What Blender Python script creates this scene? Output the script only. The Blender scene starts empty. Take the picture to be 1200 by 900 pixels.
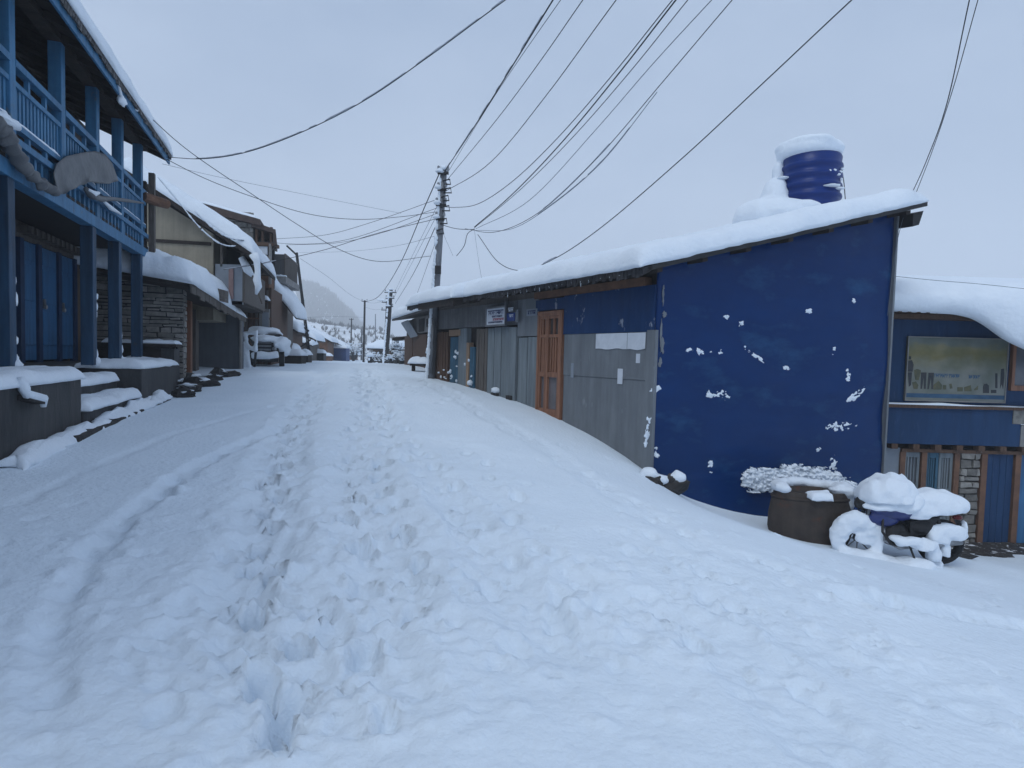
import bpy, bmesh, math, random
import numpy as np
from mathutils import Vector, Matrix, noise as mn
random.seed(7)
S = bpy.context.scene
COL = S.collection
# ------------------------------------------------------------------ camera, world, sun, exposure
FPX, PITCH, ROLL, EYE = 700.0, math.radians(2.7), math.radians(1.5), 1.7
cd = bpy.data.cameras.new('camera'); cam = bpy.data.objects.new('camera', cd); COL.objects.link(cam)
cd.sensor_width = 36.0; cd.lens = 36.0 * FPX / 1200.0; cd.clip_start = 0.05; cd.clip_end = 6000
CR = Matrix.Rotation(math.pi/2 - PITCH, 3, 'X') @ Matrix.Rotation(ROLL, 3, 'Z')
cam.matrix_world = Matrix.Translation((0, 0, EYE)) @ CR.to_4x4()
S.camera = cam
W = bpy.data.worlds.new('World'); S.world = W; W.use_nodes = True
wn, wl = W.node_tree.nodes, W.node_tree.links
wn.clear()
wo = wn.new('ShaderNodeOutputWorld'); bg = wn.new('ShaderNodeBackground')
SUN_EL, SUN_AZ = math.radians(54), math.radians(214)
sky = wn.new('ShaderNodeTexSky'); sky.sky_type = 'NISHITA'; sky.sun_disc = False
sky.sun_elevation = SUN_EL; sky.sun_rotation = SUN_AZ; sky.dust_density = 4; sky.air_density = 1.5
skm = wn.new('ShaderNodeVectorMath'); skm.operation = 'SCALE'; skm.inputs['Scale'].default_value = 0.08
tc = wn.new('ShaderNodeTexCoord')
mp = wn.new('ShaderNodeMapping'); mp.inputs['Scale'].default_value = (1.2, 1.2, 2.6)
cn = wn.new('ShaderNodeTexNoise'); cn.inputs['Scale'].default_value = 1.7; cn.inputs['Detail'].default_value = 5; cn.inputs['Roughness'].default_value = .5
cr = wn.new('ShaderNodeValToRGB')
cr.color_ramp.elements[0].position = .32; cr.color_ramp.elements[0].color = (.190, .262, .395, 1)
cr.color_ramp.elements[1].position = .70; cr.color_ramp.elements[1].color = (.340, .415, .545, 1)
mx = wn.new('ShaderNodeMixRGB'); mx.inputs['Fac'].default_value = .93
wl.new(sky.outputs[0], skm.inputs[0]); wl.new(skm.outputs[0], mx.inputs[1])
wl.new(tc.outputs['Generated'], mp.inputs[0]); wl.new(mp.outputs[0], cn.inputs['Vector'])
wl.new(cn.outputs['Fac'], cr.inputs[0]); wl.new(cr.outputs[0], mx.inputs[2])
wl.new(mx.outputs[0], bg.inputs[0]); bg.inputs[1].default_value = 1.0
wl.new(bg.outputs[0], wo.inputs[0])
sd = bpy.data.lights.new('sun', 'SUN'); sun = bpy.data.objects.new('sun', sd); COL.objects.link(sun)
sd.energy = 0.95; sd.angle = math.radians(26); sd.color = (.93, .985, 1.0)
sdir = Vector((math.sin(SUN_AZ)*math.cos(SUN_EL), math.cos(SUN_AZ)*math.cos(SUN_EL), math.sin(SUN_EL)))
sun.rotation_euler = sdir.to_track_quat('Z', 'Y').to_euler(); sun.location = (0, -5, 30)
S.view_settings.view_transform = 'Standard'; S.view_settings.look = 'None'
S.view_settings.exposure = 0.47; S.view_settings.gamma = 1.0; S.view_settings.use_curve_mapping = False
S.render.engine = 'CYCLES'
S.cycles.use_denoising = True; S.cycles.max_bounces = 8; S.cycles.diffuse_bounces = 4; S.cycles.volume_bounces = 5

# ------------------------------------------------------------------ measuring helpers
CAMP = Vector((0, 0, EYE))
def ray(x, y): return CR @ Vector(((x-600)/FPX, (450-y)/FPX, -1))
def at(x, y, Y):
    d = ray(x, y); return CAMP + d*(Y/d.y)
class Fr:                     # vertical frame: s along the wall, t outwards, z up
    def __init__(s, O, u, side=1):
        s.O = Vector((O[0], O[1], 0)); s.u = Vector((u[0], u[1], 0)).normalized()
        s.n = Vector((s.u.y, -s.u.x, 0))*side
    def P(f, s, t, z): return f.O + f.u*s + f.n*t + Vector((0, 0, z))
    def hit(f, x, y, t=0):
        d = ray(x, y); P0 = f.O + f.n*t
        return CAMP + d*((P0-CAMP).dot(f.n)/d.dot(f.n))
    def loc(f, x, y, t=0):
        p = f.hit(x, y, t); q = p - f.O; return q.dot(f.u), p.z
def nz(x, y, z=0.0): return mn.noise(Vector((x, y, z)))

# ------------------------------------------------------------------ materials
MATS = {}
def mk(name, base, var=None, scale=6, stretch=(1, 1, 1), rough=.7, bump=0, bscale=25, metal=0, patch=None, pscale=3, pth=.6, psoft=.06, spec=.3, isl=0, detail=6, streak=0):
    if name in MATS: return MATS[name]
    m = bpy.data.materials.new(name); m.use_nodes = True; MATS[name] = m
    n, l = m.node_tree.nodes, m.node_tree.links
    b = n['Principled BSDF']; b.inputs['Roughness'].default_value = rough; b.inputs['Metallic'].default_value = metal
    b.inputs['Specular IOR Level'].default_value = spec
    t = n.new('ShaderNodeTexCoord'); mpn = n.new('ShaderNodeMapping'); mpn.inputs['Scale'].default_value = stretch
    l.new(t.outputs['Object'], mpn.inputs[0])
    var = var or tuple(c*.75 for c in base)
    no = n.new('ShaderNodeTexNoise'); no.inputs['Scale'].default_value = scale; no.inputs['Detail'].default_value = detail; no.inputs['Roughness'].default_value = .62
    l.new(mpn.outputs[0], no.inputs['Vector'])
    r = n.new('ShaderNodeValToRGB'); r.color_ramp.elements[0].position = .34; r.color_ramp.elements[1].position = .66
    r.color_ramp.elements[0].color = (*base, 1); r.color_ramp.elements[1].color = (*var, 1)
    l.new(no.outputs['Fac'], r.inputs[0]); out = r.outputs[0]
    if isl:
        g = n.new('ShaderNodeNewGeometry'); mr = n.new('ShaderNodeMapRange')
        mr.inputs['To Min'].default_value = 1-isl; mr.inputs['To Max'].default_value = 1+isl
        l.new(g.outputs['Random Per Island'], mr.inputs[0])
        vm = n.new('ShaderNodeVectorMath'); vm.operation = 'SCALE'
        l.new(out, vm.inputs[0]); l.new(mr.outputs[0], vm.inputs['Scale']); out = vm.outputs[0]
    if patch:
        p = n.new('ShaderNodeTexNoise'); p.inputs['Scale'].default_value = pscale; p.inputs['Detail'].default_value = 8; p.inputs['Roughness'].default_value = .65
        l.new(mpn.outputs[0], p.inputs['Vector'])
        pr = n.new('ShaderNodeValToRGB'); pr.color_ramp.elements[0].position = pth; pr.color_ramp.elements[1].position = pth+psoft
        l.new(p.outputs['Fac'], pr.inputs[0])
        mm = n.new('ShaderNodeMixRGB'); l.new(pr.outputs[0], mm.inputs[0]); l.new(out, mm.inputs[1]); mm.inputs[2].default_value = (*patch, 1); out = mm.outputs[0]
    if streak:                # run-off stains and wear with a shape of their own
        sm_ = n.new('ShaderNodeMapping'); sm_.inputs['Scale'].default_value = (7, 7, .45); l.new(t.outputs['Object'], sm_.inputs[0])
        sn_ = n.new('ShaderNodeTexNoise'); sn_.inputs['Scale'].default_value = 1.6; sn_.inputs['Detail'].default_value = 7; l.new(sm_.outputs[0], sn_.inputs['Vector'])
        sr_ = n.new('ShaderNodeMapRange'); sr_.inputs['From Min'].default_value = .36; sr_.inputs['From Max'].default_value = .60; sr_.inputs['To Min'].default_value = 1-streak; sr_.inputs['To Max'].default_value = 1.08
        l.new(sn_.outputs['Fac'], sr_.inputs[0]); sv_ = n.new('ShaderNodeVectorMath'); sv_.operation = 'SCALE'
        l.new(out, sv_.inputs[0]); l.new(sr_.outputs[0], sv_.inputs['Scale']); out = sv_.outputs[0]
    l.new(out, b.inputs['Base Color'])
    if bump:
        bn = n.new('ShaderNodeTexNoise'); bn.inputs['Scale'].default_value = bscale; bn.inputs['Detail'].default_value = 5
        l.new(mpn.outputs[0], bn.inputs['Vector'])
        bp = n.new('ShaderNodeBump'); bp.inputs['Strength'].default_value = bump; bp.inputs['Distance'].default_value = .03
        l.new(bn.outputs['Fac'], bp.inputs['Height']); l.new(bp.outputs[0], b.inputs['Normal'])
    return m
SNOW = mk('snow', (.82, .87, .925), (.77, .825, .89), scale=3, rough=.85, bump=.5, bscale=15, spec=.15)
SNOWG = mk('ground_snow', (.785, .86, .935), (.735, .815, .895), scale=.9, rough=.85, bump=.5, bscale=21, spec=.15)
BLUE = mk('light_blue_paint', (.052, .180, .325), (.040, .14, .265), streak=0.2, scale=5, rough=.55, patch=(.09, .15, .20), pscale=7, pth=.6, psoft=.1, bump=.15)
BLUED = mk('door_blue_paint', (.035, .14, .29), (.026, .105, .225), streak=0.25, scale=4, stretch=(2, 2, .4), rough=.5, bump=.1)
NAVY = mk('navy_sheet_paint', (.0006, .028, .120), (.0004, .022, .100), streak=0.0, scale=1.3, rough=.28, bump=.5, bscale=1.1, patch=(.012, .060, .160), pscale=1.3, pth=.54, psoft=.16, spec=.17, stretch=(.8, .8, 1.7), detail=3)  # paler patches paint the sheet's sky sheen into the colour
NAVYW = mk('worn_navy_paint', (.006, .031, .10), (.010, .040, .12), streak=0.08, scale=3, stretch=(1, 1, .6), spec=.2, rough=.45, bump=.5, bscale=3, patch=(.26, .29, .35), pscale=4, pth=.60, psoft=.05)
NAVYD = mk('dull_navy_board', (.010, .037, .098), (.014, .046, .115), streak=0.06, spec=.2, scale=2.2, stretch=(3, 3, .6), rough=.6, patch=(.04, .075, .16), pscale=4, pth=.58, psoft=.2)
GREYS = mk('grey_metal_sheet', (.185, .20, .215), (.14, .152, .168), streak=0.05, scale=2.5, stretch=(1.6, 1.6, .55), rough=.5, bump=.4, bscale=3, patch=(.25, .27, .28), pscale=5, pth=.62, psoft=.15, metal=.15)
GREYB = mk('blue_grey_board', (.20, .23, .245), (.15, .175, .195), streak=0.18, scale=5, stretch=(4, 4, .35), rough=.7, bump=.2, bscale=12, patch=(.09, .10, .11), pscale=6, pth=.65)
TEAL = mk('teal_paint', (.045, .125, .19), (.03, .09, .14), streak=0.35, scale=6, stretch=(3, 3, .5), rough=.6, bump=.15)
WOODO = mk('orange_varnished_wood', (.31, .145, .083), (.21, .095, .056), streak=0.25, scale=9, stretch=(6, 6, .5), rough=.5, bump=.1)
WOODB = mk('brown_plank', (.125, .07, .045), (.07, .042, .03), scale=7, stretch=(7, 7, .4), rough=.8, bump=.3, bscale=14)
WOODG = mk('weathered_grey_wood', (.15, .13, .115), (.075, .066, .06), scale=8, stretch=(7, 7, .3), rough=.85, bump=.35, bscale=14)
WOODD = mk('dark_wood', (.042, .032, .028), (.022, .018, .016), scale=6, rough=.85, bump=.2)
RUSTB = mk('brown_board', (.19, .10, .06), (.12, .065, .045), scale=6, rough=.8, bump=.2)
CONC = mk('dark_wet_concrete', (.068, .066, .066), (.038, .038, .040), streak=0.1, scale=2.2, stretch=(1, 1, .45), rough=.75, bump=.3, bscale=18, patch=(.125, .12, .112), pscale=3.2, pth=.62, psoft=.12)
CONCL = mk('pale_concrete', (.26, .25, .24), (.18, .175, .17), scale=4, rough=.85, bump=.25)
STONE = mk('stone', (.26, .245, .22), (.16, .15, .14), scale=9, rough=.9, bump=.5, bscale=26, isl=.35)
MORT = mk('stone_joint', (.05, .047, .043), rough=.95, bump=.3)
BEIGE = mk('beige_mud_plaster', (.29, .255, .195), (.23, .205, .16), streak=0.06, scale=2, rough=.9, bump=.2, patch=(.22, .165, .12), pscale=2.5, pth=.63, psoft=.15)
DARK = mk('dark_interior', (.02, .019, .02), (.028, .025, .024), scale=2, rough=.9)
BLACK = mk('black_metal', (.018, .018, .02), (.03, .028, .028), scale=9, rough=.5, metal=.3)
STEEL = mk('galvanised_pole', (.19, .20, .215), (.12, .125, .14), scale=7, stretch=(1, 1, .3), rough=.5, metal=.3, bump=.1)
WIRE = mk('black_cable', (.03, .032, .038), rough=.6)
WIREG = mk('grey_wire', (.12, .14, .17), rough=.6)
TARP = mk('grey_tarpaulin', (.15, .155, .16), (.10, .105, .115), scale=4, rough=.55, bump=.6, bscale=6)
PAPER = mk('white_paper', (.62, .65, .70), (.52, .55, .60), scale=5, rough=.85)
TANKB = mk('navy_plastic', (.004, .030, .18), (.003, .024, .15), scale=4, rough=.35, spec=.3)
RUST = mk('rusty_drum', (.075, .058, .048), (.045, .036, .032), streak=0.1, scale=3, rough=.75, bump=.3, bscale=10, patch=(.10, .045, .028), pscale=4, pth=.6, psoft=.12, metal=.2)
ROCK = mk('dark_rock', (.055, .05, .048), (.03, .028, .028), scale=6, rough=.9, bump=.5)
MUD = mk('wet_mud', (.05, .045, .043), (.028, .026, .026), scale=5, rough=.6, bump=.5, patch=(.75, .77, .81), pscale=7, pth=.56, psoft=.05)
ROOFM = mk('dark_roof_sheet', (.045, .043, .045), (.03, .029, .03), scale=5, rough=.7, bump=.2)
ROOFB = mk('brown_roof_edge', (.085, .058, .05), (.05, .036, .032), scale=5, rough=.8, bump=.3)
GLASS = mk('dusty_glass', (.10, .11, .13), (.14, .14, .155), scale=3, rough=.2, spec=.6)
PANE = mk('frosted_pane', (.15, .125, .13), (.11, .10, .105), scale=4, rough=.25, spec=.5)
PLASB = mk('blue_plastic_sheet', (.035, .075, .20), (.03, .06, .16), scale=3, rough=.5)
BIKEB = mk('blue_bike_paint', (.015, .03, .16), (.012, .025, .12), scale=3, rough=.3, spec=.6)
RUBBER = mk('black_rubber', (.018, .018, .019), rough=.85)
CHROME = mk('dull_chrome', (.35, .36, .38), rough=.35, metal=.9)
SHEETG = mk('pale_grey_sheet', (.25, .28, .32), (.20, .225, .26), scale=2, rough=.6, bump=.25, bscale=3)
BUSH = mk('dark_twigs', (.06, .06, .06), (.09, .09, .09), scale=.5, rough=.9)
PRINTD = mk('print_dark', (.035, .04, .05), (.06, .06, .06), scale=9, rough=.8)
PRINTG = mk('print_olive', (.075, .085, .06), (.13, .12, .07), scale=9, rough=.8)
PRINTB = mk('print_blue', (.05, .11, .19), (.035, .08, .14), scale=9, stretch=(.5, 1, 1), rough=.8)
SIGNR = mk('print_red', (.36, .06, .09), rough=.7)

# ------------------------------------------------------------------ mesh builder
ORG = {}
class MB:
    def __init__(s): s.v = []; s.f = []
    def add(s, vs, fs):
        o = len(s.v); s.v += [Vector(v) for v in vs]; s.f += [tuple(i+o for i in f) for f in fs]
    def hexa(s, p): s.add(p, [(3, 2, 1, 0), (4, 5, 6, 7), (0, 1, 5, 4), (1, 2, 6, 5), (2, 3, 7, 6), (3, 0, 4, 7)])
    def box(s, o, a, b, c):
        o, a, b, c = map(Vector, (o, a, b, c))
        s.hexa([o, o+a, o+a+b, o+b, o+c, o+a+c, o+a+b+c, o+b+c])
    def wb(s, x0, x1, y0, y1, z0, z1): s.box((x0, y0, z0), (x1-x0, 0, 0), (0, y1-y0, 0), (0, 0, z1-z0))
    def fb(s, F, s0, s1, t0, t1, z0, z1):
        s.hexa([F.P(s0, t0, z0), F.P(s1, t0, z0), F.P(s1, t1, z0), F.P(s0, t1, z0), F.P(s0, t0, z1), F.P(s1, t0, z1), F.P(s1, t1, z1), F.P(s0, t1, z1)])
    def prism(s, poly, ext):
        poly = [Vector(p) for p in poly]; ext = Vector(ext); n = len(poly)
        s.add(poly + [p+ext for p in poly], [tuple(range(n-1, -1, -1)), tuple(range(n, 2*n))] + [(i, (i+1) % n, n+(i+1) % n, n+i) for i in range(n)])
    def tube(s, pts, r, n=8, cap=True):
        pts = [Vector(p) for p in pts]; rs = r if isinstance(r, (list, tuple)) else [r]*len(pts)
        o = len(s.v); up = None
        for i, p in enumerate(pts):
            d = (pts[min(i+1, len(pts)-1)] - pts[max(i-1, 0)]).normalized()
            if up is None:
                up = Vector((0, 0, 1)) if abs(d.z) < .9 else Vector((1, 0, 0))
            a = d.cross(up).normalized(); up = a.cross(d).normalized()
            for k in range(n):
                w = 2*math.pi*k/n; s.v.append(p + (a*math.cos(w) + up*math.sin(w))*rs[i])
        for i in range(len(pts)-1):
            for k in range(n):
                s.f.append((o+i*n+k, o+i*n+(k+1) % n, o+(i+1)*n+(k+1) % n, o+(i+1)*n+k))
        if cap:
            s.f.append(tuple(o+k for k in range(n-1, -1, -1))); s.f.append(tuple(o+(len(pts)-1)*n+k for k in range(n)))
    def lathe(s, c, prof, n=28, ex=1, ey=1):
        c = Vector(c); o = len(s.v)
        for r, z in prof:
            for k in range(n):
                w = 2*math.pi*k/n; s.v.append(c + Vector((r*ex*math.cos(w), r*ey*math.sin(w), z)))
        for i in range(len(prof)-1):
            for k in range(n):
                s.f.append((o+i*n+k, o+i*n+(k+1) % n, o+(i+1)*n+(k+1) % n, o+(i+1)*n+k))
        s.f.append(tuple(o+k for k in range(n-1, -1, -1))); s.f.append(tuple(o+(len(prof)-1)*n+k for k in range(n)))
    def ell(s, c, r, n=14, m=9, amp=.0, fr=2.0, seed=0, flat=9):
        c = Vector(c); r = Vector(r) if not isinstance(r, (int, float)) else Vector((r, r, r)); o = len(s.v)
        def pt(d):
            k = 1 + amp*mn.noise(d*fr + Vector((seed*3.1, seed*1.7, seed)))
            return c + Vector((d.x*r.x*k, d.y*r.y*k, max(d.z*k, -flat)*r.z))
        s.v.append(pt(Vector((0, 0, -1))))
        for i in range(1, m):
            ph = -math.pi/2 + math.pi*i/m
            for k in range(n):
                w = 2*math.pi*k/n; s.v.append(pt(Vector((math.cos(ph)*math.cos(w), math.cos(ph)*math.sin(w), math.sin(ph)))))
        s.v.append(pt(Vector((0, 0, 1))))
        for k in range(n): s.f.append((o, o+1+(k+1) % n, o+1+k))
        for i in range(m-2):
            for k in range(n):
                a = o+1+i*n; s.f.append((a+k, a+(k+1) % n, a+n+(k+1) % n, a+n+k))
        a = o+1+(m-2)*n; t = len(s.v)-1
        for k in range(n): s.f.append((a+k, a+(k+1) % n, t))
    def snow(s, c00, c10, c11, c01, th, R=.15, amp=.18, fr=1.2, over=.04, wav=.04, seed=0, mid=10, thf=None):
        """a rounded, uneven layer of snow lying on a quad"""
        c00, c10, c11, c01 = map(Vector, (c00, c10, c11, c01))
        Lu = ((c10-c00).length+(c11-c01).length)/2; Lv = ((c01-c00).length+(c11-c10).length)/2
        nrm = (c10-c00).cross(c01-c00).normalized()
        if nrm.z < 0: nrm = -nrm
        def samp(L):
            q = min(R/L, .42); e = [0, .03, .12, .3, .6, 1]
            return [x*q for x in e] + [q+(1-2*q)*i/mid for i in range(1, mid)] + [1-x*q for x in reversed(e)], q
        us, qu = samp(Lu); vs, qv = samp(Lv); o = len(s.v); nu, nv = len(us), len(vs)
        def pr(x, q):
            d = min(x, 1-x)/q; return 1.0 if d >= 1 else math.sqrt(max(0, 1-(1-d)**2))
        eu, ev = over/Lu, over/Lv
        for u in us:
            for v in vs:
                U = -eu+u*(1+2*eu); Vv = -ev+v*(1+2*ev)
                p = (c00*(1-U)+c10*U)*(1-Vv) + (c01*(1-U)+c11*U)*Vv
                q = p*fr + Vector((seed*7.3, seed*2.9, 0))
                h = th*(thf(u, v) if thf else 1)*(1+amp*(mn.noise(q)+.5*mn.noise(q*2.7)+.2*mn.noise(q*7)))
                w = Vector((mn.noise(q*2.1+Vector((9, 0, 0)))+.5*mn.noise(q*6+Vector((9, 0, 0))), mn.noise(q*2.1+Vector((0, 9, 0)))+.5*mn.noise(q*6+Vector((0, 9, 0))), .35*mn.noise(q*5)))*wav
                k = pr(u, qu)*pr(v, qv)
                s.v.append(p + w + Vector((0, 0, 1))*(h*k*.75) + nrm*(h*k*.25))
        for i in range(nu-1):
            for j in range(nv-1): s.f.append((o+i*nv+j, o+(i+1)*nv+j, o+(i+1)*nv+j+1, o+i*nv+j+1))
        loop = [o+i*nv for i in range(nu)] + [o+(nu-1)*nv+j for j in range(1, nv)] + [o+i*nv+nv-1 for i in range(nu-2, -1, -1)] + [o+j for j in range(nv-2, 0, -1)]
        s.f.append(tuple(reversed(loop)))
    def build(s, name, mat, parent=None, smooth=False, bevel=0, label=None, remesh=0, sol=0):
        me = bpy.data.meshes.new(name)
        if parent is not None: org = ORG[parent]
        else:
            xs = [v.x for v in s.v]; ys = [v.y for v in s.v]
            org = Vector(((min(xs)+max(xs))/2, (min(ys)+max(ys))/2, min(v.z for v in s.v)))
        me.from_pydata([tuple(v-org) for v in s.v], [], s.f)
        bm = bmesh.new(); bm.from_mesh(me); bmesh.ops.recalc_face_normals(bm, faces=bm.faces); bm.to_mesh(me); bm.free()
        me.materials.append(mat)
        if smooth: me.polygons.foreach_set('use_smooth', [True]*len(me.polygons))
        ob = bpy.data.objects.new(name, me); COL.objects.link(ob)
        if parent is not None: ob.parent = parent
        else: ob.location = org
        ORG[ob] = org
        if bevel:
            b = ob.modifiers.new('bevel', 'BEVEL'); b.width = bevel; b.segments = 2; b.limit_method = 'ANGLE'
        if sol:
            b = ob.modifiers.new('solid', 'SOLIDIFY'); b.thickness = sol
        if remesh:
            b = ob.modifiers.new('fuse', 'REMESH'); b.mode = 'VOXEL'; b.voxel_size = remesh; b.use_smooth_shade = True
            b = ob.modifiers.new('soft', 'SMOOTH'); b.factor = .5; b.iterations = 6
        if label: ob['label'] = label
        return ob
def tag(o, label=None, cat=None, group=None, kind=None):
    if label: o['label'] = label
    if cat: o['category'] = cat
    if group: o['group'] = group
    if kind: o['kind'] = kind
    return o
def thing(name, loc, label, cat, group=None):
    o = bpy.data.objects.new(name, None); COL.objects.link(o); o.location = loc; o.empty_display_size = .2
    ORG[o] = Vector(loc); return tag(o, label, cat, group)
def one(fn, name, mat, parent=None, **k):
    m = MB(); fn(m); return m.build(name, mat, parent, **k)
def fbox(F, name, mat, par, s0, s1, t0, t1, z0, z1, **k):
    m = MB(); m.fb(F, s0, s1, t0, t1, z0, z1); return m.build(name, mat, par, **k)
def wbox(name, mat, par, x0, x1, y0, y1, z0, z1, **k):
    m = MB(); m.wb(x0, x1, y0, y1, z0, z1); return m.build(name, mat, par, **k)
def stones(m, F, s0, s1, t, z0, z1, hc=.13, seed=1, out=.05, wmin=.18, wmax=.5):
    rr = random.Random(seed); z = z0
    while z < z1-.02:
        h = min(hc*rr.uniform(.6, 1.35), z1-z); x = s0-rr.uniform(0, .2)
        while x < s1:
            w = rr.uniform(wmin, wmax); a, b = max(x, s0), min(x+w, s1)
            if b-a > .04:
                d = out*rr.uniform(.3, 1); g = .012
                P = [F.P(a+g, t-.05, z+g), F.P(b-g, t-.05, z+g), F.P(b-g, t+d, z+g), F.P(a+g, t+d*rr.uniform(.6, 1), z+g),
                     F.P(a+g, t-.05, z+h-g), F.P(b-g, t-.05, z+h-g), F.P(b-g, t+d*rr.uniform(.6, 1), z+h-g), F.P(a+g, t+d, z+h-g)]
                for i in (2, 3, 6, 7): P[i] = P[i] + F.u*rr.uniform(-.02, .02) + Vector((0, 0, rr.uniform(-.015, .015)))
                m.hexa(P)
            x += w
        z += h

# ------------------------------------------------------------------ frames of the main buildings
p1 = at(12, 300, 7.0)
L = Fr((p1.x, p1.y), (-.35, 1), 1)                 # facade of the balcony house, t towards the road
pc = at(768, 400, 9.3)
A = Fr((pc.x, pc.y), (-.588, 1), -1)               # shop front on the right, t towards the road
Eu = Vector((1, .25, 0)).normalized()
E = Fr((pc.x, pc.y), (1, .25), 1)                  # its blue end wall, t towards the camera
print('frames', L.n, A.n, E.n)

# ------------------------------------------------------------------ ground
CP = [(0, 0, 0), (0, 2, .03), (-2, 2, .12), (-3.5, 1.5, .3), (-4.6, 4, .48), (3, 1, -.12), (2, 4, -.02), (4, 4, -.38), (6, 5, -.78), (3, 6.6, -.22), (1, 6, .16), (-1, 7, .38),
      (-3, 6, .42), (-4, 10, .66), (-2, 10, .6), (0, 10, .46), (-3, 14, .88), (-5.5, 14, .88), (-1.2, 14, .86), (-4.5, 20, 1.1), (-7, 20, 1.1), (-6, 26, 1.2), (-3.5, 23, 1.15), (-8, 35, 1.06), (-10, 45, .9), (-13, 60, .66),
      (-9, 26, 1.14), (-8.8, 22, 1.16), (-8.1, 18, 1.08), (-7.3, 14.5, .93), (4.5, 8.3, -.92), (5.4, 8.6, -1.03), (6.4, 8.2, -1.13), (7.8, 9, -1.36), (7.6, 11.3, -1.72), (9.6, 11.2, -1.75), (6.4, 6.8, -1.0), (9, 6, -1.35), (12, 8, -1.7),
      (-12, 8, 1), (-14, 20, 1.3), (-16, 45, 1), (0, 35, .9), (4, 30, .2), (10, 20, -1.5), (-4, 45, .7)]
for s, z in ((-1.8, .55), (.3, .64), (3.2, .68), (6.1, .74)): q = L.P(s, .7, z); CP.append(tuple(q))
for s, z in ((.15, -.02), (1.2, .26), (2.54, .52), (4.34, .74), (6.55, .91), (8.6, 1.0)): q = A.P(s, .05, z); CP.append(tuple(q))
for s, z in ((.6, -.5), (1.4, -.74), (2.3, -.88), (3.3, -1.0), (4.3, -1.12)): q = E.P(s, .1, z); CP.append(tuple(q))
CPa = np.array(CP, float)
def _k(r2): return .5*r2*np.log(r2+1e-9)
def tps_fit():
    n = len(CPa); P = np.hstack([np.ones((n, 1)), CPa[:, :2]])
    d2 = ((CPa[:, None, :2]-CPa[None, :, :2])**2).sum(-1)
    M = np.zeros((n+3, n+3)); M[:n, :n] = _k(d2)+np.eye(n)*.25; M[:n, n:] = P; M[n:, :n] = P.T
    return np.linalg.solve(M, np.concatenate([CPa[:, 2], np.zeros(3)]))
TW = tps_fit()
def base_h(X, Y):
    X = np.asarray(X, float); Y = np.asarray(Y, float)
    xc = np.clip(X, -17, 13); yc = np.clip(Y, -1.5, 62)
    h = TW[-3] + TW[-2]*xc + TW[-1]*yc
    for w, (a, b, _) in zip(TW[:-3], CP): h = h + w*_k((xc-a)**2+(yc-b)**2)
    far = np.clip((Y-62)/150, 0, 1)
    return h - 10*far*far*(3-2*far) - .4*np.clip((np.abs(X+2)-22)/40, 0, 1)
def gz(x, y): return float(base_h(x, y))
def ground_at(px, py):
    d = ray(px, py); a, b = .3, 80.0; Y = .8; prev = .5
    while Y < 70:
        p = CAMP + d*(Y/d.y)
        if p.z < gz(p.x, p.y): break
        prev = Y; Y *= 1.04
    lo, hi = prev, Y
    for _ in range(18):
        m = (lo+hi)/2; p = CAMP + d*(m/d.y)
        if p.z < gz(p.x, p.y): hi = m
        else: lo = m
    return CAMP + d*(hi/d.y)
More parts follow.
